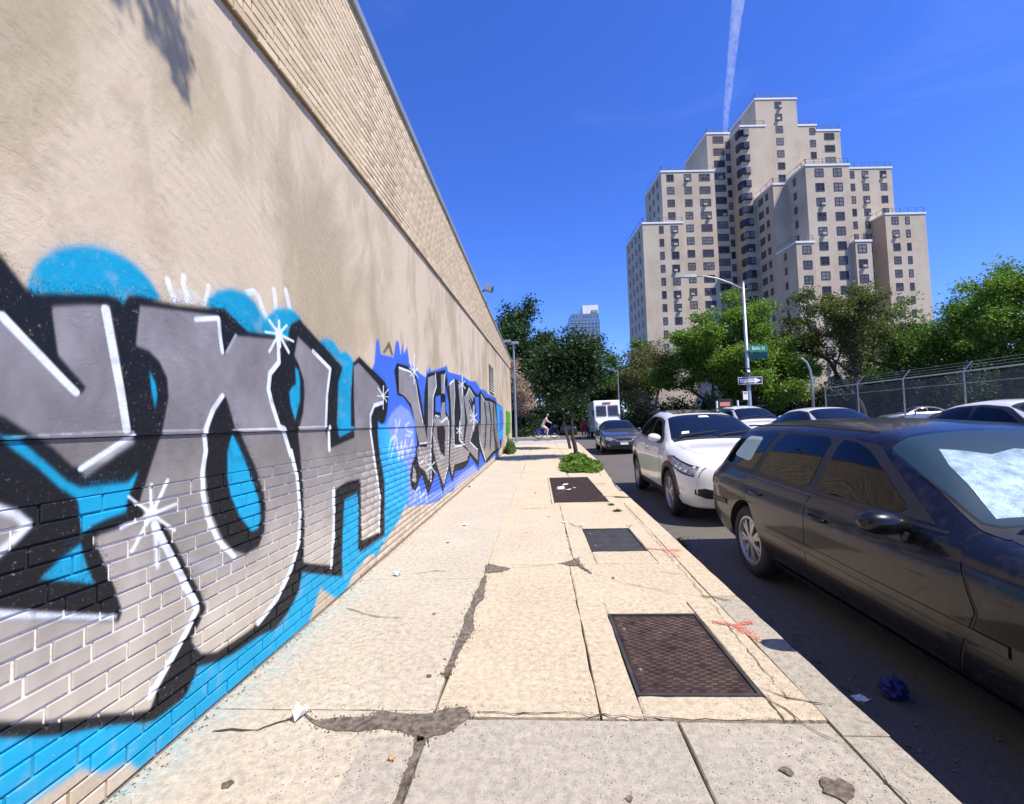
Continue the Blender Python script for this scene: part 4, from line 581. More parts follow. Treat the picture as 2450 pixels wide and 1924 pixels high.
lay('brick',[(lambda y,c=c:.006+c*CH,lambda y:CH) for c in range(17)],.55,WEND-.004,300,M['brick_low'],-1.664,.009,lambda c:'h' if c in(9,) else ('m' if c in (3,11) else 's'))
NC=25
lay('parapet_brick',[(lambda y,c=c:zb(y)+.004+c*(5.298-zb(y))/NC,lambda y:(5.298-zb(y))/NC) for c in range(NC)],1.6,WEND-.002,300,M['brick_top'],-1.623,.013,lambda c:'s')
# louvre
lv=MB().box((-1.70,14.8,2.38),(-1.638,16.5,3.52)).obj('louvre_frame',M['stucco']); hp(lv)
hp(MB().box((-1.69,14.9,2.46),(-1.634,16.4,3.44)).obj('louvre_opening',M['blackplastic']))
for k in range(11):
    z=2.48+k*.088; me=MB().add([(-1.632,14.92,z+.05),(-1.632,16.38,z+.05),(-1.60,16.38,z),(-1.60,14.92,z),(-1.604,14.92,z-.004),(-1.604,16.38,z-.004),(-1.636,16.38,z+.046),(-1.636,14.92,z+.046)],[(3,2,1,0),(4,5,6,7)[::-1],(0,1,6,7),(2,3,4,5)]).obj('louvre_blade',M['whitepaint']); hp(me)
# floodlight on the roof edge
t=empty('floodlight',(-1.72,14.1,5.39),0,'grey floodlight on a short post at the roof edge of the painted building','floodlight')
MB().box((-.06,-.06,0),(.06,.06,.34)).obj('post',M['galv'],t)
MB().tube([(0,0,.34),(.08,0,.46),(.2,0,.5)],.035,8).obj('arm',M['darksteel'],t)
t.scale=(.72,.72,.72)
hd=MB(); hd.box((.14,-.2,.44),(.46,.2,.72)); o=hd.obj('lamp_head',M['galv'],t); o.rotation_euler=(0,R(18),0); o.location=(-.12,0,.1)
MB().box((.461,-.17,.47),(.475,.17,.69)).obj('lens',M['darksteel'],o)
# ------------------------------------------------------------------ TOWER BLOCK
def facade_mat():
    n=NT('tower_brick'); v=n.pos()
    big=n.noise(n.pos((.25,.25,.18)),.9,4,.6); f=n.noise(n.pos((1,1,3)),2.5,6,.65)
    c=n.ramp(big,[(.35,(.39,.315,.215)),(.5,(.475,.395,.285)),(.68,(.52,.445,.33))])
    vo=n.n('TexVoronoi'); vo.inputs['Scale'].default_value=.16; vo.inputs['Randomness'].default_value=.9; n.l(n.pos((1,1,1.9)),vo.inputs['Vector'])
    pc=n.n('SeparateColor'); n.l(vo.outputs['Color'],pc.inputs[0])
    c=n.mix(n.ramp(pc.outputs[0],[(.72,0.0),(.74,.28)]),c,(.48,.345,.24))
    c=n.mix(.22,c,n.ramp(f,[(.35,(.28,.23,.17)),(.6,(.56,.50,.40))]))
    st=n.noise(n.pos((1.2,1.2,.05)),1.2,5,.6); c=n.mix(n.ramp(st,[(.60,0.0),(.78,.4)]),c,(.22,.18,.14))
    n.set(Base_Color=c,Roughness=.9,Normal=n.bump(f,.15,.05)); return n.m
M['tower']=facade_mat()
M['railgrey']=plain('railing_grey',(.09,.095,.10),.6,.2,2,.3)
M['parapet']=plain('parapet_coping',(.66,.66,.64),.7,.1,.3,obj=False)
M['winframe']=plain('window_frame',(.045,.032,.026),.5,.3,2)
def pane_mat():
    n=NT('window_pane'); oi=n.n('ObjectInfo'); v=n.pos((1,1,1)); f=n.noise(v,1.7,3,.6)
    c=n.ramp(n.math('FRACT',n.math('ADD',oi.outputs['Random'],n.math('MULTIPLY',f,.5))),[(0,(.015,.015,.02)),(.3,(.04,.04,.045)),(.6,(.10,.095,.10)),(.85,(.22,.21,.20)),(1,(.035,.03,.03))])
    n.set(Base_Color=c,Roughness=.2,Specular_IOR_Level=.35); return n.m
M['pane']=pane_mat()
bx0=Vector((math.cos(YAW),math.sin(YAW),0)); by0=Vector((-math.sin(YAW),math.cos(YAW),0))
TB=bx0*52+by0*92
tower=empty('apartment_tower',TB,YAW+R(1.2),'tall stepped beige brick apartment tower with rows of dark windows','apartment building')
def T(x,y,z): return (x-52,y-92,z)
def tbox(name,x0,x1,y0,y1,z0,z1,mat,b=None):
    b=MB().box(T(x0,y0,z0),T(x1,y1,z1)); return b.obj(name,mat,tower)
WV={}
def win_mesh(w_,h,two):
    k=(w_,h)
    if k in WV: return WV[k]
    e=.13; w_*=1.13; h*=1.12; b=MB()
    b.box((-w_/2,-.06,0),(-w_/2+e,.02,h)).box((w_/2-e,-.06,0),(w_/2,.02,h)).box((-w_/2+e,-.06,0),(w_/2-e,.02,e)).box((-w_/2+e,-.06,h-e),(w_/2-e,.02,h))
    b.box((-w_/2+e,-.045,h*.5-.035),(w_/2-e,.0,h*.5+.035))
    if w_>1.0: b.box((-.045,-.05,e),(.045,.0,h-e))
    if w_>1.8: b.box((-w_*.27,-.05,e),(-w_*.27+.06,0,h-e)).box((w_*.27-.06,-.05,e),(w_*.27,0,h-e))
    me=b.mesh('window'); me.materials.append(M['winframe'])
    p=MB().add([(-w_/2+e,-.02,e),(w_/2-e,-.02,e),(w_/2-e,-.02,h-e),(-w_/2+e,-.02,h-e)],[(0,1,2,3)]).mesh('pane'); p.materials.append(M['pane'])
    WV[k]=(me,p); return WV[k]
acm=MB().box((-.33,-.42,0),(.33,0,.40)).mesh('air_conditioner'); acm.materials.append(plain('ac_casing',(.36,.35,.33),.6,.15,2))
BULK=MB(); wins=[0]
def window(x,y,z,w_=1.4,h=1.35,ac=None,face='f'):
    if face=='f' and wins[0]<300:
        me,p=win_mesh(w_,h,0); o=link('window',me,None,tower,T(x,y-.002,z)); pp=link('pane',p,None,o); wins[0]+=1
    else:
        if face=='f': a,b_=T(x-w_/2,y-.05,z),T(x+w_/2,y+.02,z+h)
        else: a,b_=T(x-.05,y-w_/2,z),T(x+.02,y+w_/2,z+h)
        BULK.box(a,b_)
        if face=='f': BULK.box(T(x-w_/2+.12,y-.06,z+.12),T(x+w_/2-.12,y-.04,z+h-.12),1)
        else: BULK.box(T(x-.06,y-w_/2+.12,z+.12),T(x-.04,y+w_/2-.12,z+h-.12),1)
    if face=='f' and (rnd.random()<.22 if ac is None else ac) and w_>.9:
        link('air_conditioner',acm,None,tower,T(x+rnd.uniform(-.25,.25)*w_,y-.03,z+.03))
def wing(name,x0,x1,y0,y1,ztop,cols,fl=2.66,first=1.95,sides=(),zmin=3,rail=True):
    tbox('wall',x0,x1,y0,y1,-.3,ztop-.35,M['tower'])
    tbox('parapet',x0-.12,x1+.12,y0-.12,y1,ztop-.35,ztop,M['parapet'])
    z=ztop-.35-first
    while z>zmin:
        for x,w_ in cols: window(x,y0,z,w_)
        for y,w_ in sides: window(x0,y,z,w_,face='l')
        z-=fl
    if rail:
        r_=MB(); 
        for k in range(int((x1-x0)/1.6)+2):
            x=min(x0+.1+k*1.6,x1-.1); r_.box(T(x-.03,y0+.1,ztop),T(x+.03,y0+.16,ztop+1.05))
        r_.box(T(x0,y0+.1,ztop+1.0),T(x1,y0+.16,ztop+1.05)).box(T(x0,y0+.1,ztop+.5),T(x1,y0+.14,ztop+.54))
        for k in range(int((y1-y0)/2)): r_.box(T(x0+.1,y0+2*k,ztop),T(x0+.16,y0+2*k+.06,ztop+1.05))
        r_.box(T(x0+.1,y0,ztop+1.0),T(x0+.16,y1,ztop+1.05))
        r_.obj('roof_railing',M['railgrey'],tower)
wing('E',53.4,62.3,90,100,68.7,[(58.3,1.35)],zmin=42)
wing('D',48.1,53.4,87,101,60.75,[(48.95,1.35)],zmin=8)
wing('C',43.15,48.1,91,101.8,62.0,[(45.6,2.05)],zmin=10)
wing('F',62.3,67.0,91,100,63.5,[(66.1,1.1)],zmin=46)
wing('G',67.0,72.1,91,100,62.3,[(69.7,1.95)],zmin=46)
wing('A',27.24,35.5,87.2,99,41.0,[(31.05,.8),(33.7,1.35)],sides=[(89.5,.8),(92,.7),(94.5,.8),(97,.7)],zmin=14)
wing('B',32.1,43.15,88.7,98.9,52.5,[(37.6,1.35),(41.1,2.0)],zmin=14,sides=[])
for k in range(5): window(33.95,88.7,52.15-1.95-2.66*k,1.35) if k<4 else None
for k in range(4):
    for y in (91,93.5,96): window(32.1,y,52.15-1.95-2.66*k,.7,face='l')
wing('H',53.05,61.0,76,81.2,45.8,[(55.5,1.4),(58.8,1.4)],sides=[(79,.8)],zmin=6)
wing('J',50.4,53.05,81.2,95,45.3,[],sides=[(83.2,.8),(85.2,1.5),(89,1.2)],zmin=6)
wing('K',49.85,53.05,75.0,80.4,31.5,[(51.7,1.4)],sides=[(78,.7)],zmin=6)
wing('L',60.3,63.15,75.0,80,31.5,[(61.5,1.4)],zmin=6)
wing('M',61.0,79.95,88,99,52.1,[(71.35,1.2),(74.3,1.2),(78.1,1.2)],zmin=10)
wing('N',74.75,82.9,84.6,96,40.7,[(76.7,1.25),(79.2,.75)],zmin=10)
# corner bays and small windows of the shaded re-entrant corner
for k in range(19):
    z=58.45-2.66*k
    if z>14: window(50.9 if False else 47.55,90.98,z,.75,ac=False)
for k in range(20):
    z=58.45-2.66*k; b=MB()
    p=[(48.1,87),(49.75,87),(49.7,86.62),(48.6,86.58),(47.75,87.3),(47.7,88.3),(48.1,88.3)]
    if z>10:
        q=[(x-52,y-92) for x,y in p]; b.prism(q,z-.05,z+1.32); o=b.obj('bay_window',M['winframe'],tower)
        MB().add([T(48.72,86.54,z+.08),T(49.62,86.57,z+.08),T(49.62,86.57,z+1.2),T(48.72,86.54,z+1.2)],[(0,1,2,3)]).obj('pane',M['pane'],o)
        MB().add([T(47.80,87.18,z+.08),T(48.52,86.57,z+.08),T(48.52,86.57,z+1.2),T(47.80,87.18,z+1.2)],[(0,1,2,3)]).obj('pane',M['pane'],o)
if BULK.v: BULK.obj('window',None,tower,mats=[M['winframe'],M['pane']],kind='stuff')
tbox('roof_shed',57.5,61.5,93,98,68.7,70.2,M['parapet'])
MB().tube([T(50.5,90,60.7),T(50.5,90,66)],.05,5).obj('antenna',M['galv'],tower)
# distant glass office tower
def office_mat():
    n=NT('office_glass'); br=n.n('TexBrick'); br.inputs['Scale'].default_value=1; br.inputs['Brick Width'].default_value=3.2; br.inputs['Row Height'].default_value=3.7; br.inputs['Mortar Size'].default_value=.35
    br.inputs['Color1'].default_value=(.06,.12,.20,1);br.inputs['Color2'].default_value=(.10,.17,.27,1);br.inputs['Mortar'].default_value=(.18,.24,.31,1); br.offset=0
    g=n.n('TexCoord').outputs['Object']; sp=n.n('SeparateXYZ'); n.l(g,sp.inputs[0]); cb=n.n('CombineXYZ'); n.l(n.math('ADD',sp.outputs[0],sp.outputs[1]),cb.inputs[0]); n.l(sp.outputs[2],cb.inputs[1]); n.l(cb.outputs[0],br.inputs['Vector'])
    n.set(Base_Color=br.outputs['Color'],Roughness=.25); return n.m
M['office']=office_mat()
ot=empty('office_tower',(45,405,0),.05,'distant blue glass office tower above the trees','office tower')
MB().box((-13.5,0,0),(14.5,26,95)).obj('glass_wall',M['office'],ot)
MB().box((-11.5,1.5,95),(14,24,101)).obj('upper_storeys',M['office'],ot)
for k in range(26): MB().box((-13.6,-.25,3.6*k+2),(14.6,0,3.6*k+2.3)).obj('floor_band',M['galv'],ot)
MB().box((-.5,2,101),(14,22,109)).obj('roof_plant',M['parapet'],ot)
for k in range(4): MB().box((7.6+k*1.6,1.2,101.5),(8.5+k*1.6,2,104.5)).obj('roof_fan',M['galv'],ot)
# ------------------------------------------------------------------ TREES
def leaf_mat(name,a,b_,c_,tr=.35):
    n=NT(name); isl=n.n('NewGeometry').outputs['Random Per Island']
    col=n.ramp(isl,[(0,a),(.5,b_),(1,c_)]); big=n.noise(n.pos(),.5,3); col=n.mix(.5,col,n.mix(big,a,c_))
    n.set(Base_Color=col,Roughness=.55,Specular_IOR_Level=.35)
    t_=n.n('BsdfTranslucent'); n.l(n.mix(1,col,(1.5,1.6,.6),'MULTIPLY'),t_.inputs[0]); mx=n.n('MixShader'); mx.inputs[0].default_value=tr
    n.l(n.b.outputs[0],mx.inputs[1]); n.l(t_.outputs[0],mx.inputs[2]); n.l(mx.outputs[0],n.out.inputs[0]); return n.m
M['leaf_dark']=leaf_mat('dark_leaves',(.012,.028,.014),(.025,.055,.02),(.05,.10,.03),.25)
M['leaf_mid']=leaf_mat('green_leaves',(.03,.07,.015),(.06,.13,.022),(.12,.22,.04))
M['leaf_bright']=leaf_mat('bright_leaves',(.05,.11,.015),(.10,.19,.025),(.19,.30,.045))
M['leaf_olive']=leaf_mat('olive_leaves',(.035,.055,.02),(.075,.10,.03),(.14,.16,.055))
M['leaf_brown']=leaf_mat('olive_brown_leaves',(.05,.055,.025),(.09,.085,.035),(.15,.15,.06))
M['blossom']=leaf_mat('pale_pink_blossom',(.25,.16,.14),(.40,.28,.25),(.5,.40,.36),.3)
M['bark']=plain('bark',(.045,.037,.03),.95,.4,9,0,0,.7,obj=False)
M['bark_pale']=plain('pale_bark',(.11,.095,.075),.95,.4,6,0,0,.5,obj=False)
def leaves(pts,size,rs,up=.5,asp=.6):
    n=len(pts); nrm=rs.normal(size=(n,3)); nrm[:,2]=np.abs(nrm[:,2])+up; nrm/=np.linalg.norm(nrm,axis=1)[:,None]
    a=np.cross(nrm,rs.normal(size=(n,3))); a/=np.linalg.norm(a,axis=1)[:,None]; b_=np.cross(nrm,a)
    sz=(size*rs.uniform(.6,1.35,n))[:,None]
    V=np.stack([pts-a*sz*.5,pts-b_*sz*.5*asp+nrm*sz*.08,pts+a*sz*.5,pts+b_*sz*.5*asp+nrm*sz*.08],1).reshape(-1,3)
    return V,np.arange(4*n).reshape(n,4)
def tree(x,y,z,h,rad,base,nleaf,lsize,mat,label,seed,name='tree',trunk_r=.22,cat='tree',group=None,bark='bark',spread=1,clump=.5,lean=(0,0),levels=4,flat=1.0):
    rs=np.random.RandomState(seed); rn=random.Random(seed)
    root=empty(name,(x,y,z),0,label,cat,group); TR=MB(); LB=MB(); tips=[]
    def grow(p,d,L,r_,lev):
        n_=4; q=[p];rr=[r_]
        for i in range(n_):
            d=(d+Vector((rn.gauss(0,.13),rn.gauss(0,.13),rn.gauss(0.03,.08)))).normalized(); p=p+d*L/n_; q.append(p); rr.append(r_*(1-.42*(i+1)/n_))
        (TR if lev==0 else LB).tube(q,rr,8 if lev<2 else 5,cap=False)
        if lev>=2: tips.extend(q[1:])
        if lev>=levels: tips.extend([q[-1]]*3); return
        k=rn.choice((3,4)) if lev<2 else rn.choice((2,3,3))
        a0=rn.random()*6.28
        for i in range(k):
            an=a0+i*6.28/k+rn.gauss(0,.3); tilt=rn.uniform(.45,.95)*spread
            ref=Vector((math.cos(an),math.sin(an),0)); nd=(d*math.cos(tilt)+ref*math.sin(tilt)).normalized(); nd.z=max(nd.z,-.05)
            at=q[-1] if i<2 else q[rn.choice((2,3))]
            grow(at,nd.normalized(),L*rn.uniform(.62,.85),rr[-1]*rn.uniform(.6,.8),lev+1)
    th=base+.6
    grow(Vector((0,0,0)),Vector((lean[0],lean[1],1)).normalized(),th,trunk_r,0)
    tp=np.array([tuple(t_) for t_ in tips]); 
    # fit the branch cloud into the crown
    c0=np.array([0,0,th]); far=np.percentile(np.abs(tp[:,:2]),96)+1e-6; top=np.percentile(tp[:,2],99)
    sx=rad/far; sz=(h-th)/(max(.1,top-th))
    def fit(v):
        v=np.array(v,float); k=np.clip((v[:,2]-th*.55)/(th*.45),0,1)[:,None]
        o=v.copy(); o[:,:2]=v[:,:2]*(1+(sx-1)*k[:,0][:,None]); zz_=v[:,2]>th; o[zz_,2]=th+(v[zz_,2]-th)*sz; return o
    tp=fit(tp)
    for B_ in (TR,LB):
        if B_.v: B_.v=[tuple(q) for q in fit(B_.v)]
    TR.obj('trunk',M[bark],root,smooth=True); LB.obj('limb',M[bark],root,smooth=True,kind='stuff')
    # clumps with gaps between
    sel=tp[rs.randint(0,len(tp),nleaf)]; cl=rs.normal(size=(nleaf,3))*clump*np.array([1,1,.55*flat])
    keep=rs.uniform(size=nleaf)<(.35+.65*(np.sin(sel[:,0]*1.7+seed)*np.sin(sel[:,1]*1.9+1)*np.sin(sel[:,2]*2.1+2)>-.25))
    P_=(sel+cl)[keep]; P_=P_[P_[:,2]>base*.75]
    V,Fc=leaves(P_,lsize,rs); me=quick('crown',V,Fc); me.materials.append(M[mat]); link('crown',me,None,root,kind='stuff')
    return root
tree(1.36,16.1,.0,4.45,.95,1.05,24000,.125,'leaf_dark','small dark leafed street tree in the weedy pit at the kerb, nearest tree',11,trunk_r=.085,clump=.30,spread=1.1)
tree(1.55,22.3,.0,4.7,1.05,1.3,11000,.15,'leaf_dark','second small dark street tree at the kerb, behind the weedy pit',12,trunk_r=.08,clump=.25)
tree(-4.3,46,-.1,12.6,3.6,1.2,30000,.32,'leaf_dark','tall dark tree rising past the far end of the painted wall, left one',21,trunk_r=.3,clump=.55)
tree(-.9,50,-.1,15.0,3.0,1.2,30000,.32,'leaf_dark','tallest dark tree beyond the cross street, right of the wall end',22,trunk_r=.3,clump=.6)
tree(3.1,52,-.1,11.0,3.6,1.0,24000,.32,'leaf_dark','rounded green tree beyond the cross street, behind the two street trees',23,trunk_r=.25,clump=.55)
tree(-2.5,41.6,-.1,7.2,1.7,1.8,15000,.16,'blossom','tree with pale pinkish brown blossom beside the wall end',24,trunk_r=.12,clump=.3,bark='bark_pale')
tree(8.0,62,-.1,12.0,4.8,1.4,22000,.36,'leaf_mid','green tree behind the white delivery van',25,trunk_r=.28,clump=.6)
tree(13.0,66,-.1,12.5,4.6,1.5,22000,.36,'leaf_mid','green tree left of the sparse brown tree, under the tower corner',26,trunk_r=.28,clump=.6)
tree(13.4,49,-.1,10.0,4.0,2.0,13000,.2,'leaf_brown','sparse olive brown tree with bare twisting limbs in front of the tower foot',27,trunk_r=.3,clump=.38,bark='bark_pale')
tree(18.4,47,-.1,11.6,5.0,1.8,38000,.27,'leaf_bright','bright green tree left of the street lamp pole',28,trunk_r=.3,clump=.5)
tree(24.0,46,-.1,13.4,5.4,1.8,42000,.27,'leaf_bright','big bright green tree right of the street lamp pole',29,trunk_r=.34,clump=.5)
tree(30.4,43,-.1,14.0,5.8,2.6,36000,.23,'leaf_olive','large olive green tree with dark forked limbs behind the mesh fence',30,trunk_r=.4,clump=.42)
tree(27.5,54,-.1,10.5,5.0,1.6,20000,.24,'leaf_olive','lower olive tree in front of the tower, between the two big trees',31,trunk_r=.3,clump=.5)
tree(36.5,46,-.1,12.0,5.2,1.8,32000,.25,'leaf_mid','green tree behind the fence, second from the right edge',32,trunk_r=.35,clump=.5)
tree(41.5,41,-.1,12.9,5.8,1.8,38000,.25,'leaf_bright','tall green tree at the right edge behind the fence',33,trunk_r=.38,clump=.5)
tree(48,44,-.1,14.0,6.0,1.8,26000,.27,'leaf_mid','tree at the right edge, behind the tall green one',34,trunk_r=.38,clump=.5)
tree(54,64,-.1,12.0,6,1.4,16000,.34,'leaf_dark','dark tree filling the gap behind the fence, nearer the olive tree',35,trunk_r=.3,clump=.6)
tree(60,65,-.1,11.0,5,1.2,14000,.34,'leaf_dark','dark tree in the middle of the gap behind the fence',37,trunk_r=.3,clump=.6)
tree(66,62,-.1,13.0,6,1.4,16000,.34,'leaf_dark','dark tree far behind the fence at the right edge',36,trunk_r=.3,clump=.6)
# tree behind the photographer whose hanging twigs throw the shadow on the upper wall
def overhead():
    root=empty('tree',(1.9,-4.6,-.1),0,'street tree behind the camera overhanging the wall with drooping twigs','tree')
    b=MB(); b.tube([(0,0,0),(.1,.2,3),(0,.8,6),(-.5,1.8,8.2)],[.2,.17,.13,.09],10).obj('trunk',M['bark'],root,smooth=True)
    l=MB(); rs=np.random.RandomState(8); pts=[]
    def br(q,rr): l.tube(q,rr,6)
    br([(-.5,1.8,8.2),(-1.3,3.2,8.9),(-2.05,4.8,9.0),(-2.25,5.5,7.6),(-2.3,5.75,6.4)],[.07,.05,.03,.018,.006])
    l.obj('limb',M['bark'],root,smooth=True)
    drops=OVER
    for (px,py,pz,L,w_) in drops:
        n_=int(170*L*w_/.06)
        for k in range(n_):
            t_=rs.rand(); pts.append((px+rs.normal()*w_*.35*(1-.5*t_)+.05*math.sin(t_*5),py+rs.normal()*w_*.5*(1-.55*t_),pz-L*t_+rs.normal()*.03))
    V,Fc=leaves(np.array(pts),.06,rs,0,.32); me=quick('foliage',V,Fc); me.materials.append(M['leaf_mid']); link('foliage',me,None,root,kind='stuff')
    V,Fc=leaves(np.clip(rs.normal(size=(9000,3)),-1.7,1.7)*np.array([1.2,1.1,1.0])+np.array([.6,-.8,9.0]),.16,rs); me=quick('crown',V,Fc); me.materials.append(M['leaf_mid']); link('crown',me,None,root,kind='stuff')
def shadow_src(yw,zw,t):   # the point up the sun ray through a wall point
    return (WX+SUN.x*t-1.9,yw+SUN.y*t+4.6,zw+SUN.z*t+.1)
OVER=[]
for (yw,zw,L,w_) in ((1.905,3.46,.50,.075),(1.87,3.34,.36,.06),(1.925,3.2,.34,.035),(1.73,3.36,.28,.03),(1.77,3.34,.34,.035),(1.62,3.36,.36,.028),(1.575,3.28,.26,.025),(1.60,3.40,.26,.04),(1.82,3.52,.40,.045)):
    p=shadow_src(yw,zw,3.0); OVER.append((p[0],p[1],p[2],L,w_))
overhead()
# plants
def plant(name,x,y,z,rx,ry,h,n,size,mat,label,cat,seed,kind=None,group=None):
    rs=np.random.RandomState(seed); t_=rs.uniform(size=(n,3)); a=t_[:,0]*6.283; r_=np.sqrt(t_[:,1])
    lump=1+.35*np.sin(a*3+seed)*np.sin(r_*7+1)
    P_=np.stack([np.cos(a)*r_*rx*lump,np.sin(a)*r_*ry*lump,h*t_[:,2]**.6*(1-.55*r_**2)*(.75+.4*np.sin(a*5+r_*9))],1)
    V,Fc=leaves(P_,size,rs,.4,.75); me=quick('leaves',V,Fc); me.materials.append(M[mat])
    if kind: o=link(name,me,None,None,(x,y,z)); return tag(o,label,cat,group,kind)
    root=empty(name,(x,y,z),0,label,cat,group); link('leaves',me,None,root,kind='stuff')
    s_=MB()
    for k in range(7):
        a_=rs.rand()*6.28; q=(math.cos(a_)*rx*.6,math.sin(a_)*ry*.6,h*.7); s_.tube([(0,0,0),(q[0]*.4,q[1]*.4,h*.4),q],[.012,.009,.004],5)
    s_.obj('stem',M['bark'],root); return root
tag(MB().box((.725,11.77,-.06),(1.76,16.88,-.012)).obj('tree_pit',M['ground']),kind='structure')
plant('ground_cover',1.17,14.2,-.02,.50,2.6,.30,7000,.085,'leaf_bright','low bright green leafy plants filling the tree pit at the kerb','plants',3,'stuff')
plant('ground_cover',1.12,12.6,-.02,.42,1.0,.16,3500,.05,'leaf_bright','fine bright green sprawl at the near end of the tree pit','plants',4,'stuff')
plant('weed_bush',-1.33,20.2,0,.24,.9,.62,2600,.07,'leaf_mid','bushy green weed growing at the foot of the wall','weed',5)
plant('weed_tuft',1.12,7.2,0,.05,.035,.03,90,.02,'leaf_olive','small brown weed tuft by the plate corner, the farther of two','weed',6)
plant('weed_tuft',1.13,6.7,0,.075,.035,.035,140,.022,'leaf_olive','small brown weed tuft in the pavement, the nearer of two','weed',7)
plant('weed_tuft',1.58,5.2,-.1,.05,.16,.09,220,.025,'leaf_mid','green weeds sprouting at the kerb between the dark wagon and the white car','weed',8)
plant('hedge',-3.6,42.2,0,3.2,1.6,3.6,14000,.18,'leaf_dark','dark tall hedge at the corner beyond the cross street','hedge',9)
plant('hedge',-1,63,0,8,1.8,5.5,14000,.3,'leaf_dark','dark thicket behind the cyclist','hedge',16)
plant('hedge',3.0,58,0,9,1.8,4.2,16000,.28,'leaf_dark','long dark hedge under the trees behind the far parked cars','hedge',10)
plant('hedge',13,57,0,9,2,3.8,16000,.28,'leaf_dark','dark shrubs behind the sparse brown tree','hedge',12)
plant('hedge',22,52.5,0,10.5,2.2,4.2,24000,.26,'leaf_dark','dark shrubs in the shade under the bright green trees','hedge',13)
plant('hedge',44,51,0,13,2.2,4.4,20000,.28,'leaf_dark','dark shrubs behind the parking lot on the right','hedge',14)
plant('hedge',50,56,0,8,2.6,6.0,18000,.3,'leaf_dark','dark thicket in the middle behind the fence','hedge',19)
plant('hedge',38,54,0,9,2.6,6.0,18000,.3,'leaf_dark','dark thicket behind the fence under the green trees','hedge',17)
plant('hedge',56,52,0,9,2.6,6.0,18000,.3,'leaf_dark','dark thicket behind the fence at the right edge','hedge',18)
tag(MB().box((-20,46,-.31),(95,130,-.05)).obj('lawn',M['ground']),kind='structure')
# ------------------------------------------------------------------ CARS
def paint_mat(name,c,metal=0.0,rough=.35,coat=1.0,spec=.5):
    n=NT(name); f=n.noise(n.pos(obj=True),3,4); c1=tuple(x*.93 for x in c)
    dirt=n.noise(n.pos(obj=True),14,6,.7)
    col=n.mix(n.ramp(dirt,[(.5,0.0),(.8,.12)]),n.ramp(f,[(.3,c1),(.7,c)]),(.25,.22,.18))
    n.set(Base_Color=col,Metallic=metal,Roughness=rough,Coat_Weight=coat,Coat_Roughness=.05,Specular_IOR_Level=spec); return n.m
M['paint_slate']=paint_mat('slate_metallic_paint',(.007,.007,.009),.15,.30,.42,.3)
M['paint_white']=paint_mat('white_car_paint',(.72,.72,.70),0,.4)
M['paint_grey']=paint_mat('grey_metallic_paint',(.055,.054,.055),.4,.32)
M['paint_black']=paint_mat('black_car_paint',(.015,.015,.017),.1,.3)
M['paint_silver']=paint_mat('silver_car_paint',(.42,.43,.44),.5,.3)
def glassm(name,c,a):
    n=NT(name); n.set(Base_Color=c,Roughness=.03,Specular_IOR_Level=.32,Alpha=a); n.b.inputs['IOR'].default_value=1.5; return n.m
M['glass']=glassm('car_glass',(.001,.002,.004),.96)
M['glass_screen']=glassm('car_windscreen',(.006,.012,.03),.80)
M['foil']=plain('foil_sunshade',(.50,.64,.76),.28,.45,14,.5,0,1.0)
M['glass_clear']=glassm('car_windscreen_clear',(.02,.09,.16),.32)
M['interior']=plain('dark_interior',(.012,.012,.014),.7,.3,6)
M['light_mint']=plain('pale_window_light',(.45,.60,.53),.7,.05,6)  # mint tone painted for the bright view through the quarter window
KEYS='zb ws zs wm zm wsh zsh wbl zbl wr zr zt'.split()
def pchip(xs,ys,x):
    n=len(xs); h=[xs[i+1]-xs[i] for i in range(n-1)]; d=[(ys[i+1]-ys[i])/h[i] for i in range(n-1)]
    m=[0]*n; m[0]=d[0]; m[-1]=d[-1]
    for i in range(1,n-1):
        if d[i-1]*d[i]>0:
            w1=2*h[i]+h[i-1];w2=h[i]+2*h[i-1]; m[i]=(w1+w2)/(w1/d[i-1]+w2/d[i])
    for i in range(n-1):
        if x<=xs[i+1] or i==n-2:
            t=(x-xs[i])/h[i]; t=max(0,min(1,t))
            return (2*t**3-3*t*t+1)*ys[i]+(t**3-2*t*t+t)*h[i]*m[i]+(-2*t**3+3*t*t)*ys[i+1]+(t**3-t*t)*h[i]*m[i+1]
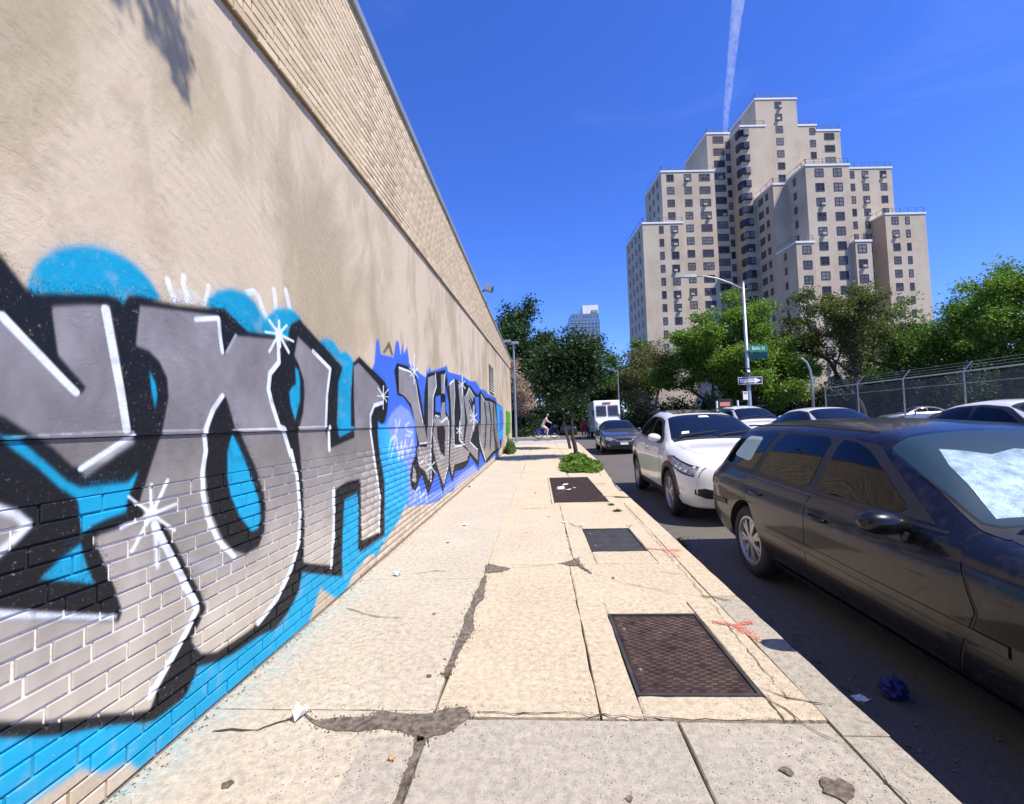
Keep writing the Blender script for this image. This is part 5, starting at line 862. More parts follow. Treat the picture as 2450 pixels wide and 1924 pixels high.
class Body:
    def __init__(s,tab,wheels,wr,arch,width_scale=1):
        s.tab=tab; s.wheels=wheels; s.wr=wr; s.arch=arch
        xs=[r_[0] for r_ in tab]; s.L=xs[-1]
        st=sorted(set([round(v,4) for v in xs]+list(np.round(np.linspace(0,s.L,64),4))))
        rings=[]
        for x in st:
            q=[pchip(xs,[r_[1+i] for r_ in tab],x) for i in range(12)]
            zb_,ws,zs,wm,zm,wsh,zsh,wbl,zbl,wr_,zr,zt=q
            P_=[(0,zb_),(ws*.9,zb_),(ws,zs),(wm,(zs+zm)/2+.02),(wm,zm),(wsh,zsh),(wbl,zbl),(wr_,zr),(wr_*.55,zt-.12*(zt-zr)),(0,zt)]
            for _ in range(3):
                N_=[P_[0]]
                for a,c in zip(P_,P_[1:]): N_+=[(a[0]*.75+c[0]*.25,a[1]*.75+c[1]*.25),(a[0]*.25+c[0]*.75,a[1]*.25+c[1]*.75)]
                N_.append(P_[-1]); P_=N_
            rings.append([(x_*width_scale,x,z) for x_,z in P_])
        k=len(rings[0]); ring=2*k-2; V=[];F=[]
        for r_ in rings:
            V+=r_; V+=[(-a,b_,c) for a,b_,c in r_[-2:0:-1]]
        for i in range(len(rings)-1):
            for j in range(ring): F.append((i*ring+j,i*ring+(j+1)%ring,(i+1)*ring+(j+1)%ring,(i+1)*ring+j))
        F.append(tuple(range(ring-1,-1,-1))); F.append(tuple(range((len(rings)-1)*ring,len(rings)*ring)))
        F=[f[::-1] for f in F]
        s.V,s.F=V,F
        s.bvh=BVHTree.FromPolygons([Vector(v) for v in V],F)
    def body(s,root,mat):
        b=MB().add(s.V,s.F); me=b.mesh('body',True); me.materials.append(mat); me.materials.append(M['interior'])
        o=link('body',me,None,root)
        for L in s.wheels:
            for sg in (1,-1):
                c=MB().lathe([(0,-.0),(s.arch,0),(s.arch,.5),(0,.5)],36,'x',(0,0,0)); cm=c.mesh('cut'); cm.materials.append(mat); cm.materials.append(M['interior'])
                cm.polygons.foreach_set('material_index',[1]*len(cm.polygons)); bm=bmesh.new();bm.from_mesh(cm);bmesh.ops.remove_doubles(bm,verts=bm.verts,dist=1e-5);bmesh.ops.recalc_face_normals(bm,faces=bm.faces);bm.to_mesh(cm);bm.free()
                co_=bpy.data.objects.new('cut',cm); COL.objects.link(co_); co_.parent=root; co_.location=(.60 if sg>0 else -1.10,L,s.wr)
                md=o.modifiers.new('arch','BOOLEAN'); md.operation='DIFFERENCE'; md.object=co_; md.solver='EXACT'; s.__dict__.setdefault('cuts',[]).append(co_)
        bpy.context.view_layer.update(); dg=bpy.context.evaluated_depsgraph_get()
        nm=bpy.data.meshes.new_from_object(o.evaluated_get(dg)); o.modifiers.clear(); o.data=nm
        for c in s.cuts: bpy.data.objects.remove(c)
        bm=bmesh.new(); bm.from_mesh(nm)
        for f in bm.faces: f.smooth=True
        for e in bm.edges:
            if len(e.link_faces)==2 and e.calc_face_angle(0)>R(38): e.smooth=False
        bm.to_mesh(nm); bm.free(); return o
    def panel(s,root,name,pts,axis,mat,off=.003,mirror=True,thick=.004,step=.06,rnd_=0,label=None):
        """outline given in side view (along, up), top view (across, along) or front view (across, up), wrapped on the body"""
        out=[]
        for sg in ((1,-1) if mirror else (1,)):
            bm=bmesh.new(); P_=pts
            if rnd_:
                for _ in range(rnd_+1):
                    N_=[]
                    for a,c in zip(P_,P_[1:]+P_[:1]): N_+=[(a[0]*.9+c[0]*.1,a[1]*.9+c[1]*.1),(a[0]*.1+c[0]*.9,a[1]*.1+c[1]*.9)]
                    P_=N_
            to={'side':lambda a,b_:(0,a,b_),'top':lambda a,b_:(a,b_,0),'front':lambda a,b_:(a,0,b_),'rear':lambda a,b_:(a,0,b_)}[axis]
            fv=[bm.verts.new(to(a,b_)) for a,b_ in P_]; bm.faces.new(fv)
            ax={'side':(1,2),'top':(0,1),'front':(0,2),'rear':(0,2)}[axis]
            for k,i in enumerate(ax):
                lo=min(p[k] for p in P_);hi=max(p[k] for p in P_); n_=int((hi-lo)/step)
                for j in range(1,n_+1):
                    co_=Vector((0,0,0)); co_[i]=lo+(hi-lo)*j/(n_+1); no=Vector((0,0,0)); no[i]=1
                    bmesh.ops.bisect_plane(bm,geom=bm.verts[:]+bm.edges[:]+bm.faces[:],plane_co=co_,plane_no=no)
            dirs={'side':Vector((-sg,0,0)),'top':Vector((0,0,-1)),'front':Vector((0,1,0)),'rear':Vector((0,-1,0))}[axis]
            bad=[]
            for v in bm.verts:
                o_=v.co.copy()
                if axis=='side': o_.x=sg*3
                elif axis=='top': o_.z=3
                elif axis=='front': o_.y=-3; o_.x*=sg
                else: o_.y=9; o_.x*=sg
                if axis=='top': o_.x*=sg
                hit,no,_,_=s.bvh.ray_cast(o_,dirs)
                if hit is None: bad.append(v); continue
                if no.dot(dirs)>0: no=-no
                v.co=hit+no*off
            bmesh.ops.delete(bm,geom=bad,context='VERTS')
            bmesh.ops.recalc_face_normals(bm,faces=bm.faces)
            avg=sum((f.normal for f in bm.faces),Vector())
            if avg.dot(dirs)>0: bmesh.ops.reverse_faces(bm,faces=bm.faces)
            if thick:
                bn=[e for e in bm.edges if len(e.link_faces)==1]; r_=bmesh.ops.extrude_edge_only(bm,edges=bn)
                for g in r_['geom']:
                    if isinstance(g,bmesh.types.BMVert): g.co+=dirs*(off+thick)
            me=bpy.data.meshes.new(name); bm.to_mesh(me); bm.free()
            me.polygons.foreach_set('use_smooth',[False]*len(me.polygons)); me.materials.append(mat)
            bm=bmesh.new(); bm.from_mesh(me)
            for f in bm.faces: f.smooth=True
            for e in bm.edges:
                if len(e.link_faces)==2 and e.calc_face_angle(0)>R(30): e.smooth=False
            bm.to_mesh(me); bm.free()
            o=link(name,me,None,root)
            if label: o['label']=label
            out.append(o)
        return out
    def y(s,along,z,sg=1):
        h=s.bvh.ray_cast(Vector((3*sg,along,z)),Vector((-sg,0,0)))[0]; return abs(h.x) if h else .8
def make_wheel(root,x,L,r_,wid,spokes,rimr,sg,double=False,dark=False):
    t=MB(); w2=wid/2
    t.lathe([(rimr,-w2*.9),(rimr+.01,-w2),(r_-.03,-w2),(r_-.008,-w2+.02),(r_,-w2+.05),(r_,w2-.05),(r_-.008,w2-.02),(r_-.03,w2),(rimr+.01,w2),(rimr,w2*.9)],36,'x')
    o=t.obj('wheel',M['rubber'],root,(x,L,r_),smooth=True)
    m=MB(); s_=sg
    m.lathe([(rimr+.004,s_*w2*.93),(rimr-.018,s_*w2*.96),(rimr-.03,s_*w2*.75),(rimr-.04,-s_*w2*.4)],36,'x')
    n=spokes
    for k in range(n):
        for d in ((-.12,.12) if double else (0,)):
            a=2*math.pi*k/n; a2=a+d*1.3; wd=.018 if double else .034
            c1=(s_*w2*.86,math.cos(a)*.05,math.sin(a)*.05); c2=(s_*w2*.80,math.cos(a2)*(rimr-.02),math.sin(a2)*(rimr-.02))
            tx_,tz_=-math.sin(a2)*wd,math.cos(a2)*wd
            vs=[(c1[0],c1[1]-tx_*.8,c1[2]-tz_*.8),(c1[0],c1[1]+tx_*.8,c1[2]+tz_*.8),(c2[0],c2[1]+tx_,c2[2]+tz_),(c2[0],c2[1]-tx_,c2[2]-tz_)]
            vs+=[(v[0]-s_*.035,v[1],v[2]) for v in vs]
            m.add(vs,[(0,1,2,3),(7,6,5,4),(0,4,5,1),(1,5,6,2),(2,6,7,3),(3,7,4,0)])
    m.lathe([(0,s_*(w2*.9)),(.045,s_*w2*.9),(.065,s_*w2*.82),(.07,s_*w2*.5)],16,'x')
    r__=m.obj('rim',M['alloy'] if not dark else M['darksteel'],o,autos=30)
    MB().lathe([(0,s_*w2*.2),(rimr-.06,s_*w2*.2),(rimr-.06,s_*w2*.05)],24,'x').obj('brake_disc',M['darksteel'],o)
def mirror_part(B,root,L,z,mat,x,w_=.20):
    for sg in (1,-1):
        b=MB(); n_=12
        prof=[(-.09,.0),(-.085,.05),(-.05,.085),(.0,.095),(.05,.08),(.075,.055),(.08,0)]
        vs=[];fs=[]
        sec=[(0,.5),(.04,.85),(.10,1.0),(.15,.92),(.19,.62),(.205,.2)]
        for u,sc in sec:
            for k in range(n_):
                a=2*math.pi*k/n_; vs.append((sg*(x+u*w_/.205),L+math.cos(a)*.075*sc,z+math.sin(a)*.068*sc+.012*u/.2))
        for i in range(len(sec)-1):
            for k in range(n_): fs.append((i*n_+k,i*n_+(k+1)%n_,(i+1)*n_+(k+1)%n_,(i+1)*n_+k))
        fs+=[tuple(range(n_-1,-1,-1)),tuple(range((len(sec)-1)*n_,len(sec)*n_))]
        o=b.add(vs,fs).obj('wing_mirror',mat,root,autos=50)
        MB().box((min(sg*(x-.09),sg*(x+.05)),L-.03,z-.085),(max(sg*(x-.09),sg*(x+.05)),L+.05,z-.045)).obj('mirror_foot',M['blackplastic'],o)
def handle(B,root,L,z,mat):
    for sg in (1,-1):
        x=B.y(L,z,sg); MB().tube([(sg*(x-.005),L-.10,z),(sg*(x+.03),L-.07,z+.004),(sg*(x+.032),L+.06,z+.006),(sg*(x-.002),L+.10,z+.006)],.013,8).obj('door_handle',mat,root,smooth=True)
def seam(B,root,line,w_=.006,name='seam',mat=None,off=.0015):
    "a strip that follows a side view line on the body"
    for sg in (1,-1):
        V=[];q=[]
        for a,c in zip(line,line[1:]):
            n_=max(2,int(math.hypot(c[0]-a[0],c[1]-a[1])/.05)); q+=[(a[0]+(c[0]-a[0])*t/n_,a[1]+(c[1]-a[1])*t/n_) for t in range(n_)]
        q.append(line[-1])
        for i,(l,z) in enumerate(q):
            dx=q[min(i+1,len(q)-1)][0]-q[max(0,i-1)][0];dz=q[min(i+1,len(q)-1)][1]-q[max(0,i-1)][1];d=math.hypot(dx,dz) or 1
            for e in (1,-1):
                ll,z_=l-dz/d*w_/2*e,z+dx/d*w_/2*e; x=B.y(ll,z_,sg)+off; V.append((sg*x,ll,z_))
        F=[(2*i,2*i+1,2*i+3,2*i+2) for i in range(len(q)-1)]
        MB().add(V,F).obj(name,mat or M['blackplastic'],root)
def plate_part(root,x,y,z,w_=.30,h=.15,rear=False):
    MB().box((x-w_/2,y-.012,z),(x+w_/2,y,z+h)).obj('licence_plate',M['plastic_white'],root)
def wagon(root):
    T_=[(0.0,.30,.50,.34,.60,.46,.60,.56,.55,.60,.38,.62,.63),(.05,.22,.68,.28,.74,.46,.73,.58,.66,.62,.48,.66,.675),(.22,.19,.77,.25,.83,.47,.82,.63,.74,.68,.60,.72,.735),(.5,.18,.82,.24,.875,.5,.86,.68,.79,.75,.64,.79,.81),
    (.95,.18,.84,.22,.895,.52,.885,.74,.83,.81,.69,.86,.875),(1.40,.18,.845,.22,.90,.53,.893,.77,.84,.845,.74,.895,.925),(1.58,.18,.845,.22,.90,.53,.895,.78,.835,.865,.73,.925,.965),(1.9,.18,.845,.22,.90,.54,.898,.79,.83,.885,.675,1.105,1.15),(2.18,.18,.845,.22,.90,.54,.90,.80,.825,.895,.625,1.25,1.30),(2.35,.18,.845,.22,.90,.54,.90,.80,.822,.90,.61,1.31,1.365),(2.65,.18,.845,.22,.90,.55,.90,.81,.82,.91,.60,1.345,1.405),
    (3.3,.18,.845,.22,.90,.55,.90,.82,.815,.92,.59,1.36,1.43),(3.95,.19,.84,.24,.895,.56,.895,.83,.81,.93,.58,1.35,1.415),(4.30,.20,.82,.26,.88,.57,.88,.83,.79,.94,.565,1.325,1.385),(4.45,.21,.80,.27,.865,.57,.86,.83,.77,.93,.55,1.27,1.32),(4.57,.23,.77,.29,.84,.56,.84,.82,.74,.91,.56,1.10,1.14),(4.65,.26,.74,.32,.81,.54,.81,.78,.71,.87,.56,.94,.96),(4.70,.30,.70,.36,.78,.52,.77,.66,.68,.72,.50,.76,.78),(4.73,.36,.62,.40,.70,.50,.70,.58,.60,.62,.42,.64,.65)]
    B=Body(T_,(.92,3.675),.318,.37); P_=M['paint_slate']; B.body(root,P_)
    for L in (.92,3.675):
        for sg in (1,-1): make_wheel(root,sg*.775,L,.318,.205,7,.218,sg,double=True)
    pl=B.panel
    # doors and their seams
    pl(root,'front_door',[(1.62,.30),(2.74,.30),(2.74,.875),(2.70,.90),(1.60,.865),(1.50,.60)],'side',P_,.0032)
    pl(root,'rear_door',[(2.752,.30),(3.36,.30),(3.45,.45),(3.58,.66),(3.72,.78),(3.74,.905),(2.752,.885)],'side',P_,.0032)
    seam(B,root,[(2.746,.30),(2.746,.90)],.008);seam(B,root,[(1.61,.30),(1.49,.60),(1.59,.865)],.008);seam(B,root,[(3.365,.30),(3.58,.65),(3.73,.78),(3.75,.91)],.008);seam(B,root,[(1.62,.294),(3.36,.294)],.008)
    seam(B,root,[(1.36,.50),(3.30,.53)],.045,'side_moulding',P_,.007); seam(B,root,[(1.36,.474),(3.30,.504)],.006,'moulding_shadow',M['blackplastic'],.0075)
    seam(B,root,[(1.30,.24),(3.25,.24)],.04,'sill_trim',P_,.012)
    seam(B,root,[(4.1,.60),(4.66,.56)],.05,'bumper_moulding',M['blackplastic'],.008)
    seam(B,root,[(1.70,.895),(4.2,.945)],.014,'belt_trim',M['blackplastic'],.004)
    pl(root,'window_surround',[(1.78,.915),(2.36,1.26),(2.65,1.305),(3.4,1.335),(4.22,1.305),(4.36,1.25),(4.45,.965),(3.9,.945)],'side',M['blackplastic'],.003,thick=0)
    for nm,q in (('front_window',[(1.92,.93),(2.40,1.225),(2.56,1.275),(2.72,1.29),(2.72,.93)]),('rear_window',[(2.82,.932),(2.82,1.30),(3.46,1.31),(3.55,1.18),(3.58,.955)]),('quarter_window',[(3.68,.96),(3.65,1.16),(3.58,1.31),(4.17,1.285),(4.29,1.23),(4.38,.99)])):
        pl(root,nm,q,'side',M['glass'],.0055,rnd_=1)
    pl(root,'painted_window_light',[(3.82,1.03),(3.80,1.26),(4.12,1.26),(4.22,1.06)],'side',M['light_mint'],.0066,thick=0,rnd_=1)  # pale panel painted as daylight seen through the far side glass
    pl(root,'screen_surround',[(-.72,1.52),(.72,1.52),(.735,1.62),(.60,2.30),(-.60,2.30),(-.735,1.62)],'top',M['blackplastic'],.0035,mirror=False,thick=0)
    pl(root,'sunshade',[(-.63,1.66),(-.30,1.63),(.20,1.645),(.60,1.69),(.56,2.00),(.42,2.06),(.30,2.12),(.12,2.05),(-.1,2.09),(-.26,2.05),(-.46,2.14),(-.53,2.0),(-.57,1.84)],'top',M['foil'],.0065,mirror=False,thick=0,step=.05)
    pl(root,'windscreen',[(-.70,1.65),(-.66,1.60),(-.3,1.565),(.3,1.565),(.66,1.60),(.70,1.65),(.62,2.26),(.59,2.29),(-.59,2.29),(-.62,2.26)],'top',M['glass_clear'],.014,mirror=False)
    pl(root,'bonnet',[(-.66,.18),(.66,.18),(.76,.9),(.74,1.44),(-.74,1.44),(-.76,.9)],'top',P_,.004,mirror=False,rnd_=1)
    pl(root,'cowl_panel',[(-.72,1.45),(.72,1.45),(.70,1.555),(-.70,1.555)],'top',M['blackplastic'],.003,mirror=False)
    for x0,x1 in ((-.62,.02),(.02,.60)): MB().tube([(x0,1.52,.985),(x0+.12,1.58,1.01),(x1,1.63,1.05)],.010,6).obj('wiper',M['blackplastic'],root)
    pl(root,'tail_light',[(4.46,1.21),(4.53,1.22),(4.64,.91),(4.68,.72),(4.59,.72),(4.53,.96)],'side',M['red_lens'],.006,rnd_=1)
    pl(root,'headlight',[(.04,.50),(.30,.51),(.42,.66),(.36,.70),(.10,.67)],'side',M['lamp_lens'],.005,rnd_=1)
    pl(root,'grille',[(-.30,.44),(.30,.44),(.34,.62),(-.34,.62)],'front',M['blackplastic'],.006,mirror=False)
    pl(root,'lower_grille',[(-.55,.28),(.55,.28),(.58,.36),(-.58,.36)],'front',M['blackplastic'],.006,mirror=False)
    mirror_part(B,root,1.90,.895,P_,.86,.235)
    handle(B,root,2.60,.76,P_); handle(B,root,3.46,.79,P_)
    for sg in (1,-1): MB().tube([(sg*.60,2.4,1.355),(sg*.60,3.2,1.385),(sg*.575,4.2,1.365)],.008,6).obj('roof_gutter',M['blackplastic'],root)
    return B
def crossover(root,paint='paint_white',detail=True):
    T_=[(0.0,.34,.45,.38,.55,.50,.55,.62,.48,.70,.34,.73,.74),(.06,.24,.64,.32,.70,.50,.70,.68,.60,.78,.44,.82,.83),(.25,.20,.76,.28,.81,.52,.80,.74,.70,.86,.56,.90,.92),(.55,.20,.82,.27,.87,.55,.86,.80,.76,.92,.62,.965,.99),(.90,.20,.84,.27,.885,.57,.875,.86,.80,.97,.66,1.005,1.03),(1.10,.20,.845,.27,.885,.58,.88,.89,.81,1.0,.68,1.04,1.075),
    (1.25,.20,.845,.27,.88,.58,.875,.90,.80,1.02,.69,1.12,1.16),(1.6,.20,.845,.27,.87,.58,.87,.91,.79,1.045,.65,1.29,1.34),(1.85,.20,.845,.27,.87,.58,.87,.92,.785,1.06,.62,1.40,1.45),(2.1,.20,.845,.27,.87,.59,.87,.93,.78,1.07,.605,1.455,1.515),(2.5,.20,.845,.27,.87,.60,.87,.95,.775,1.09,.59,1.505,1.575),(3.0,.20,.85,.28,.88,.62,.88,.97,.77,1.12,.56,1.53,1.595),(3.5,.21,.86,.29,.895,.64,.89,.98,.75,1.15,.53,1.48,1.55),(3.85,.23,.84,.32,.875,.64,.87,.96,.72,1.14,.50,1.40,1.47),(4.05,.26,.80,.35,.84,.62,.83,.92,.69,1.08,.50,1.26,1.33),(4.2,.30,.76,.38,.80,.60,.79,.84,.67,.95,.50,1.05,1.10),(4.27,.36,.70,.42,.74,.56,.73,.70,.62,.78,.46,.84,.86),(4.30,.42,.6,.46,.65,.54,.64,.62,.54,.66,.40,.70,.71)]
    B=Body(T_,(.86,3.47),.335,.395); P_=M[paint]; B.body(root,P_)
    for L in (.86,3.47):
        for sg in (1,-1): make_wheel(root,sg*.765,L,.335,.21,5,.225,sg,double=True)
    pl=B.panel
    pl(root,'front_door',[(1.55,.40),(2.50,.40),(2.50,1.04),(1.42,1.0),(1.40,.60)],'side',P_,.0032); pl(root,'rear_door',[(2.512,.40),(3.05,.40),(3.25,.70),(3.42,.85),(3.45,1.10),(2.512,1.05)],'side',P_,.0032)
    seam(B,root,[(2.506,.40),(2.506,1.06)],.008);seam(B,root,[(1.54,.40),(1.39,.60),(1.41,1.0)],.008);seam(B,root,[(3.06,.40),(3.26,.70),(3.43,.85),(3.46,1.1)],.008)
    seam(B,root,[(1.25,.30),(3.08,.30)],.10,'sill_cladding',M['blackplastic'],.008)
    for L0 in (.86,3.47):
        arc=[(L0+math.cos(a)*.425,.335+math.sin(a)*.425) for a in np.linspace(.05,math.pi-.05,17)]; seam(B,root,arc,.085,'arch_cladding',M['blackplastic'],.007)
    pl(root,'window_surround',[(1.38,1.035),(1.93,1.38),(2.3,1.45),(2.9,1.475),(3.45,1.43),(3.75,1.30),(3.65,1.20),(3.2,1.125)],'side',M['blackplastic'],.003,thick=0,rnd_=1)
    for nm,q in (('front_window',[(1.55,1.06),(2.00,1.35),(2.42,1.43),(2.42,1.085)]),('rear_window',[(2.50,1.09),(2.50,1.458),(2.95,1.44),(3.30,1.36),(3.44,1.24),(3.30,1.15)])): pl(root,nm,q,'side',M['glass'],.005,rnd_=1)
    seam(B,root,[(1.62,1.045),(3.2,1.11)],.012,'belt_trim',M['blackplastic'],.004)
    pl(root,'screen_surround',[(-.68,1.14),(.68,1.14),(.70,1.25),(.56,1.96),(-.56,1.96),(-.70,1.25)],'top',M['blackplastic'],.0035,mirror=False,thick=0)
    pl(root,'windscreen',[(-.67,1.27),(-.62,1.22),(-.3,1.19),(.3,1.19),(.62,1.22),(.67,1.27),(.575,1.86),(.55,1.885),(-.55,1.885),(-.575,1.86)],'top',M['glass_screen'],.0085,mirror=False)
    if detail:
        pl(root,'screen_sticker',[(-.52,1.30),(-.40,1.30),(-.385,1.36),(-.50,1.36)],'top',M['paper'],.011,mirror=False,thick=0)
        pl(root,'rear_view_mirror',[(-.09,1.78),(.09,1.78),(.07,1.85),(-.07,1.85)],'top',M['plastic_white'],.011,mirror=False,rnd_=1)
        pl(root,'sunroof',[(-.42,2.06),(.42,2.06),(.41,2.72),(-.41,2.72)],'top',M['glass_dark'],.005,mirror=False,rnd_=1)
    for x0,x1 in ((-.60,.0),(.02,.58)): MB().tube([(x0,1.16,1.135),(x0+.1,1.2,1.16),(x1,1.25,1.21)],.010,6).obj('wiper',M['blackplastic'],root)
    pl(root,'bonnet',[(-.50,.16),(.50,.16),(.66,.7),(.68,1.06),(-.68,1.06),(-.66,.7)],'top',P_,.004,mirror=False,rnd_=1)
    for sg in (1,-1):
        pass
    hl=pl(root,'headlight',[(.10,.66),(.30,.69),(.78,.80),(.86,.86),(.70,.865),(.30,.79),(.08,.745)],'side',M['lamp_lens'],.006)
    pl(root,'turn_signal',[(.66,.80),(.80,.83),(.84,.858),(.70,.858)],'side',M['amber'],.008)
    pl(root,'headlight_bezel',[(.05,.635),(.30,.665),(.80,.785),(.91,.87),(.68,.885),(.28,.81),(.05,.765)],'side',M['blackplastic'],.004,thick=0)
    for L in (.22,.34,.46):
        for sg in (1,-1):
            z=.70+(L-.2)*.2; x=B.y(L,z,sg)
            o=MB().lathe([(0,-.005),(.038,.0),(.045,.012)],14,'x').obj('lamp_reflector',M['chrome'],root,(sg*(x+.004),L,z+.02)); o.rotation_euler=(0,0,sg*R(-35))
    pl(root,'grille',[(-.42,.62),(.42,.62),(.46,.72),(-.46,.72)],'front',M['blackplastic'],.006,mirror=False)
    pl(root,'grille_bar',[(-.36,.66),(.36,.66),(.38,.70),(-.38,.70)],'front',M['chrome'],.010,mirror=False)
    pl(root,'lower_grille',[(-.40,.34),(.40,.34),(.43,.47),(-.43,.47)],'front',M['blackplastic'],.006,mirror=False)
    fg=pl(root,'fog_lamp_recess',[(.47,.36),(.60,.37),(.72,.42),(.72,.48),(.60,.50),(.48,.47)],'front',M['blackplastic'],.006)
    for o in fg: o.name='fog_lamp_recess'
    MB().box((-.16,-.035,.50),(.16,-.02,.60)).obj('licence_plate',M['plastic_white'],root)
    mirror_part(B,root,1.50,1.115,P_,.82,.20); handle(B,root,2.30,.93,P_)
    for sg in (1,-1): MB().tube([(sg*.585,2.0,1.545),(sg*.575,2.7,1.575),(sg*.53,3.6,1.53)],.012,6).obj('roof_rail',M['blackplastic'],root)
    pl(root,'tail_light',[(4.0,.95),(4.12,.98),(4.2,.85),(4.05,.85)],'side',M['red_lens'],.006)
    return B
def sedan(root,paint,H=1.46,detail=2,roof=0,coupe=0,wheel=.33):
    k=H/1.46
    def S_(r_): return tuple(v if i in(0,2,4,6,8,10) else v*(k if i>6 else 1) for i,v in enumerate(r_))
    c=coupe
    T_=[(0.0,.30,.50,.34,.60,.46,.60,.58,.52,.62,.38,.64,.65),(.06,.22,.70,.28,.76,.46,.75,.64,.66,.69,.50,.73,.745),(.3,.19,.80,.25,.85,.5,.83,.70,.75,.77,.62,.81,.83),(.9,.18,.84,.23,.90,.52,.89,.80,.82,.87,.68,.91,.93),(1.3,.18,.85,.22,.91,.53,.90,.84,.83,.92,.72,.96,.99),(1.42,.18,.85,.22,.91,.53,.90,.85,.825,.94,.72,1.02,1.07),(1.8,.18,.85,.22,.91,.54,.90,.87,.82,.955,.66,1.21,1.26),(2.1,.18,.85,.22,.91,.54,.90,.88,.815,.965,.615,1.34,1.39),(2.3,.18,.85,.22,.91,.55,.90,.88,.81,.97,.60,1.38,1.44),
    (2.7,.18,.85,.22,.91,.55,.90,.89,.81,.975,.59,1.40,1.46),(3.2,.18,.85,.22,.91,.56,.90,.90,.80,.985,.58,1.375-.02*c,1.44-.02*c),(3.6,.19,.85,.24,.91,.57,.90,.91,.79,.99,.56,1.29-.04*c,1.35-.04*c),(4.0,.20,.84,.26,.90,.58,.89,.92,.77,.995,.58,1.12-.02*c,1.17-.02*c),(4.25,.21,.83,.28,.885,.58,.88,.92,.76,.985,.62,1.03,1.06),(4.6,.24,.80,.32,.85,.57,.85,.90,.74,.96,.60,.99,1.01),(4.78,.30,.74,.38,.79,.55,.79,.78,.70,.84,.55,.87,.88),(4.84,.38,.62,.42,.70,.54,.70,.62,.60,.66,.44,.68,.69)]
    B=Body([S_(r_) for r_ in T_],(.93,3.72),wheel,wheel+.05); P_=M[paint]; B.body(root,P_)
    for L in (.93,3.72):
        for sg in (1,-1): make_wheel(root,sg*.79,L,wheel,.21,6 if detail>1 else 5,wheel*.68,sg)
    pl=B.panel; h=lambda z:z*k
    pl(root,'window_surround',[(1.60,h(.985)),(2.15,h(1.325)),(2.6,h(1.375)),(3.1,h(1.355)),(3.55,h(1.26)),(3.90,h(1.06)),(3.75,h(1.02))],'side',M['blackplastic'],.003,thick=0,rnd_=1)
    pl(root,'front_window',[(1.76,h(1.0)),(2.22,h(1.29)),(2.68,h(1.345)),(2.68,h(1.0))],'side',M['glass'],.005,rnd_=1)
    pl(root,'rear_window',[(2.76,h(1.0)),(2.76,h(1.345)),(3.15,h(1.325)),(3.52,h(1.22)),(3.72,h(1.04))],'side',M['glass'],.005,rnd_=1)
    pl(root,'screen_surround',[(-.70,1.35),(.70,1.35),(.715,1.45),(.58,2.16),(-.58,2.16),(-.715,1.45)],'top',M['blackplastic'],.0035,mirror=False,thick=0)
    pl(root,'windscreen',[(-.66,1.44),(-.3,1.41),(.3,1.41),(.66,1.44),(.56,2.10),(-.56,2.10)],'top',M['glass_screen'],.0085,mirror=False,rnd_=1)
    pl(root,'rear_screen',[(-.50,3.62),(.50,3.62),(.55,4.12),(-.55,4.12)],'top',M['glass'],.005,mirror=False,rnd_=1)
    mirror_part(B,root,1.86,h(1.0),P_,.83,.20)
    if detail>1:
        pl(root,'front_door',[(1.65,.32),(2.72,.32),(2.72,h(.96)),(1.52,h(.93)),(1.49,.6)],'side',P_,.0032); pl(root,'rear_door',[(2.735,.32),(3.36,.32),(3.55,.62),(3.75,.78),(3.78,h(.97)),(2.735,h(.965))],'side',P_,.0032)
        seam(B,root,[(2.728,.32),(2.728,h(.97))],.008);seam(B,root,[(1.64,.32),(1.48,.6),(1.51,h(.93))],.008)
        pl(root,'bonnet',[(-.60,.22),(.60,.22),(.70,.9),(.70,1.3),(-.70,1.3),(-.70,.9)],'top',P_,.004,mirror=False,rnd_=1)
        pl(root,'headlight',[(.40,.62),(.56,.56),(.74,.60),(.77,.70),(.66,.73),(.50,.70)],'front',M['lamp_lens'],.006,rnd_=1)
        pl(root,'grille',[(-.36,.52),(.36,.52),(.38,.67),(-.38,.67)],'front',M['blackplastic'],.006,mirror=False)
        pl(root,'grille_bar',[(-.40,.60),(-.30,.52),(.30,.52),(.40,.60),(.36,.655),(.27,.57),(-.27,.57),(-.36,.655)],'front',M['chrome'],.012,mirror=False)
        pl(root,'lower_grille',[(-.50,.28),(.50,.28),(.52,.40),(-.52,.40)],'front',M['blackplastic'],.006,mirror=False)
        pl(root,'fog_lamp',[(.60,.33),(.68,.34),(.70,.40),(.60,.40)],'front',M['lamp_lens'],.006,rnd_=1)
        MB().box((-.16,-.03,.40),(.16,-.018,.50)).obj('licence_plate',M['plastic_white'],root)
        for x0,x1 in ((-.60,.0),(.02,.58)): MB().tube([(x0,1.38,1.06),(x0+.1,1.42,1.09),(x1,1.46,1.12)],.010,6).obj('wiper',M['blackplastic'],root)
        handle(B,root,2.5,.82,P_); handle(B,root,3.5,.85,P_)
    return B
def car(fn,x,yfront,z,rz,label,cat='car',group=None,name='parked_car',**k):
    "front bumper centre at x, yfront, nose towards the camera"
    root=empty(name,(x,yfront,z),rz,label,cat,group); fn(root,**k); return root
wg=car(wagon,2.775,.59,-.15,R(-.3),'slate grey estate car parked nearest the camera with foil sunshade behind its windscreen','estate car')
wg.rotation_euler=(.011,0,R(-.3))
cx_=car(crossover,2.80,6.02,-.105,R(-2.0),'white crossover with sunroof parked between the slate wagon and the grey sedan','crossover'); cx_.scale=(1.0,1.0,1.03)
car(sedan,3.56,18.7,-.07,R(-3),'dark grey sedan parked behind the white crossover, headlights facing the camera','sedan',paint='paint_grey')
G2='white cars queued in the far lane'
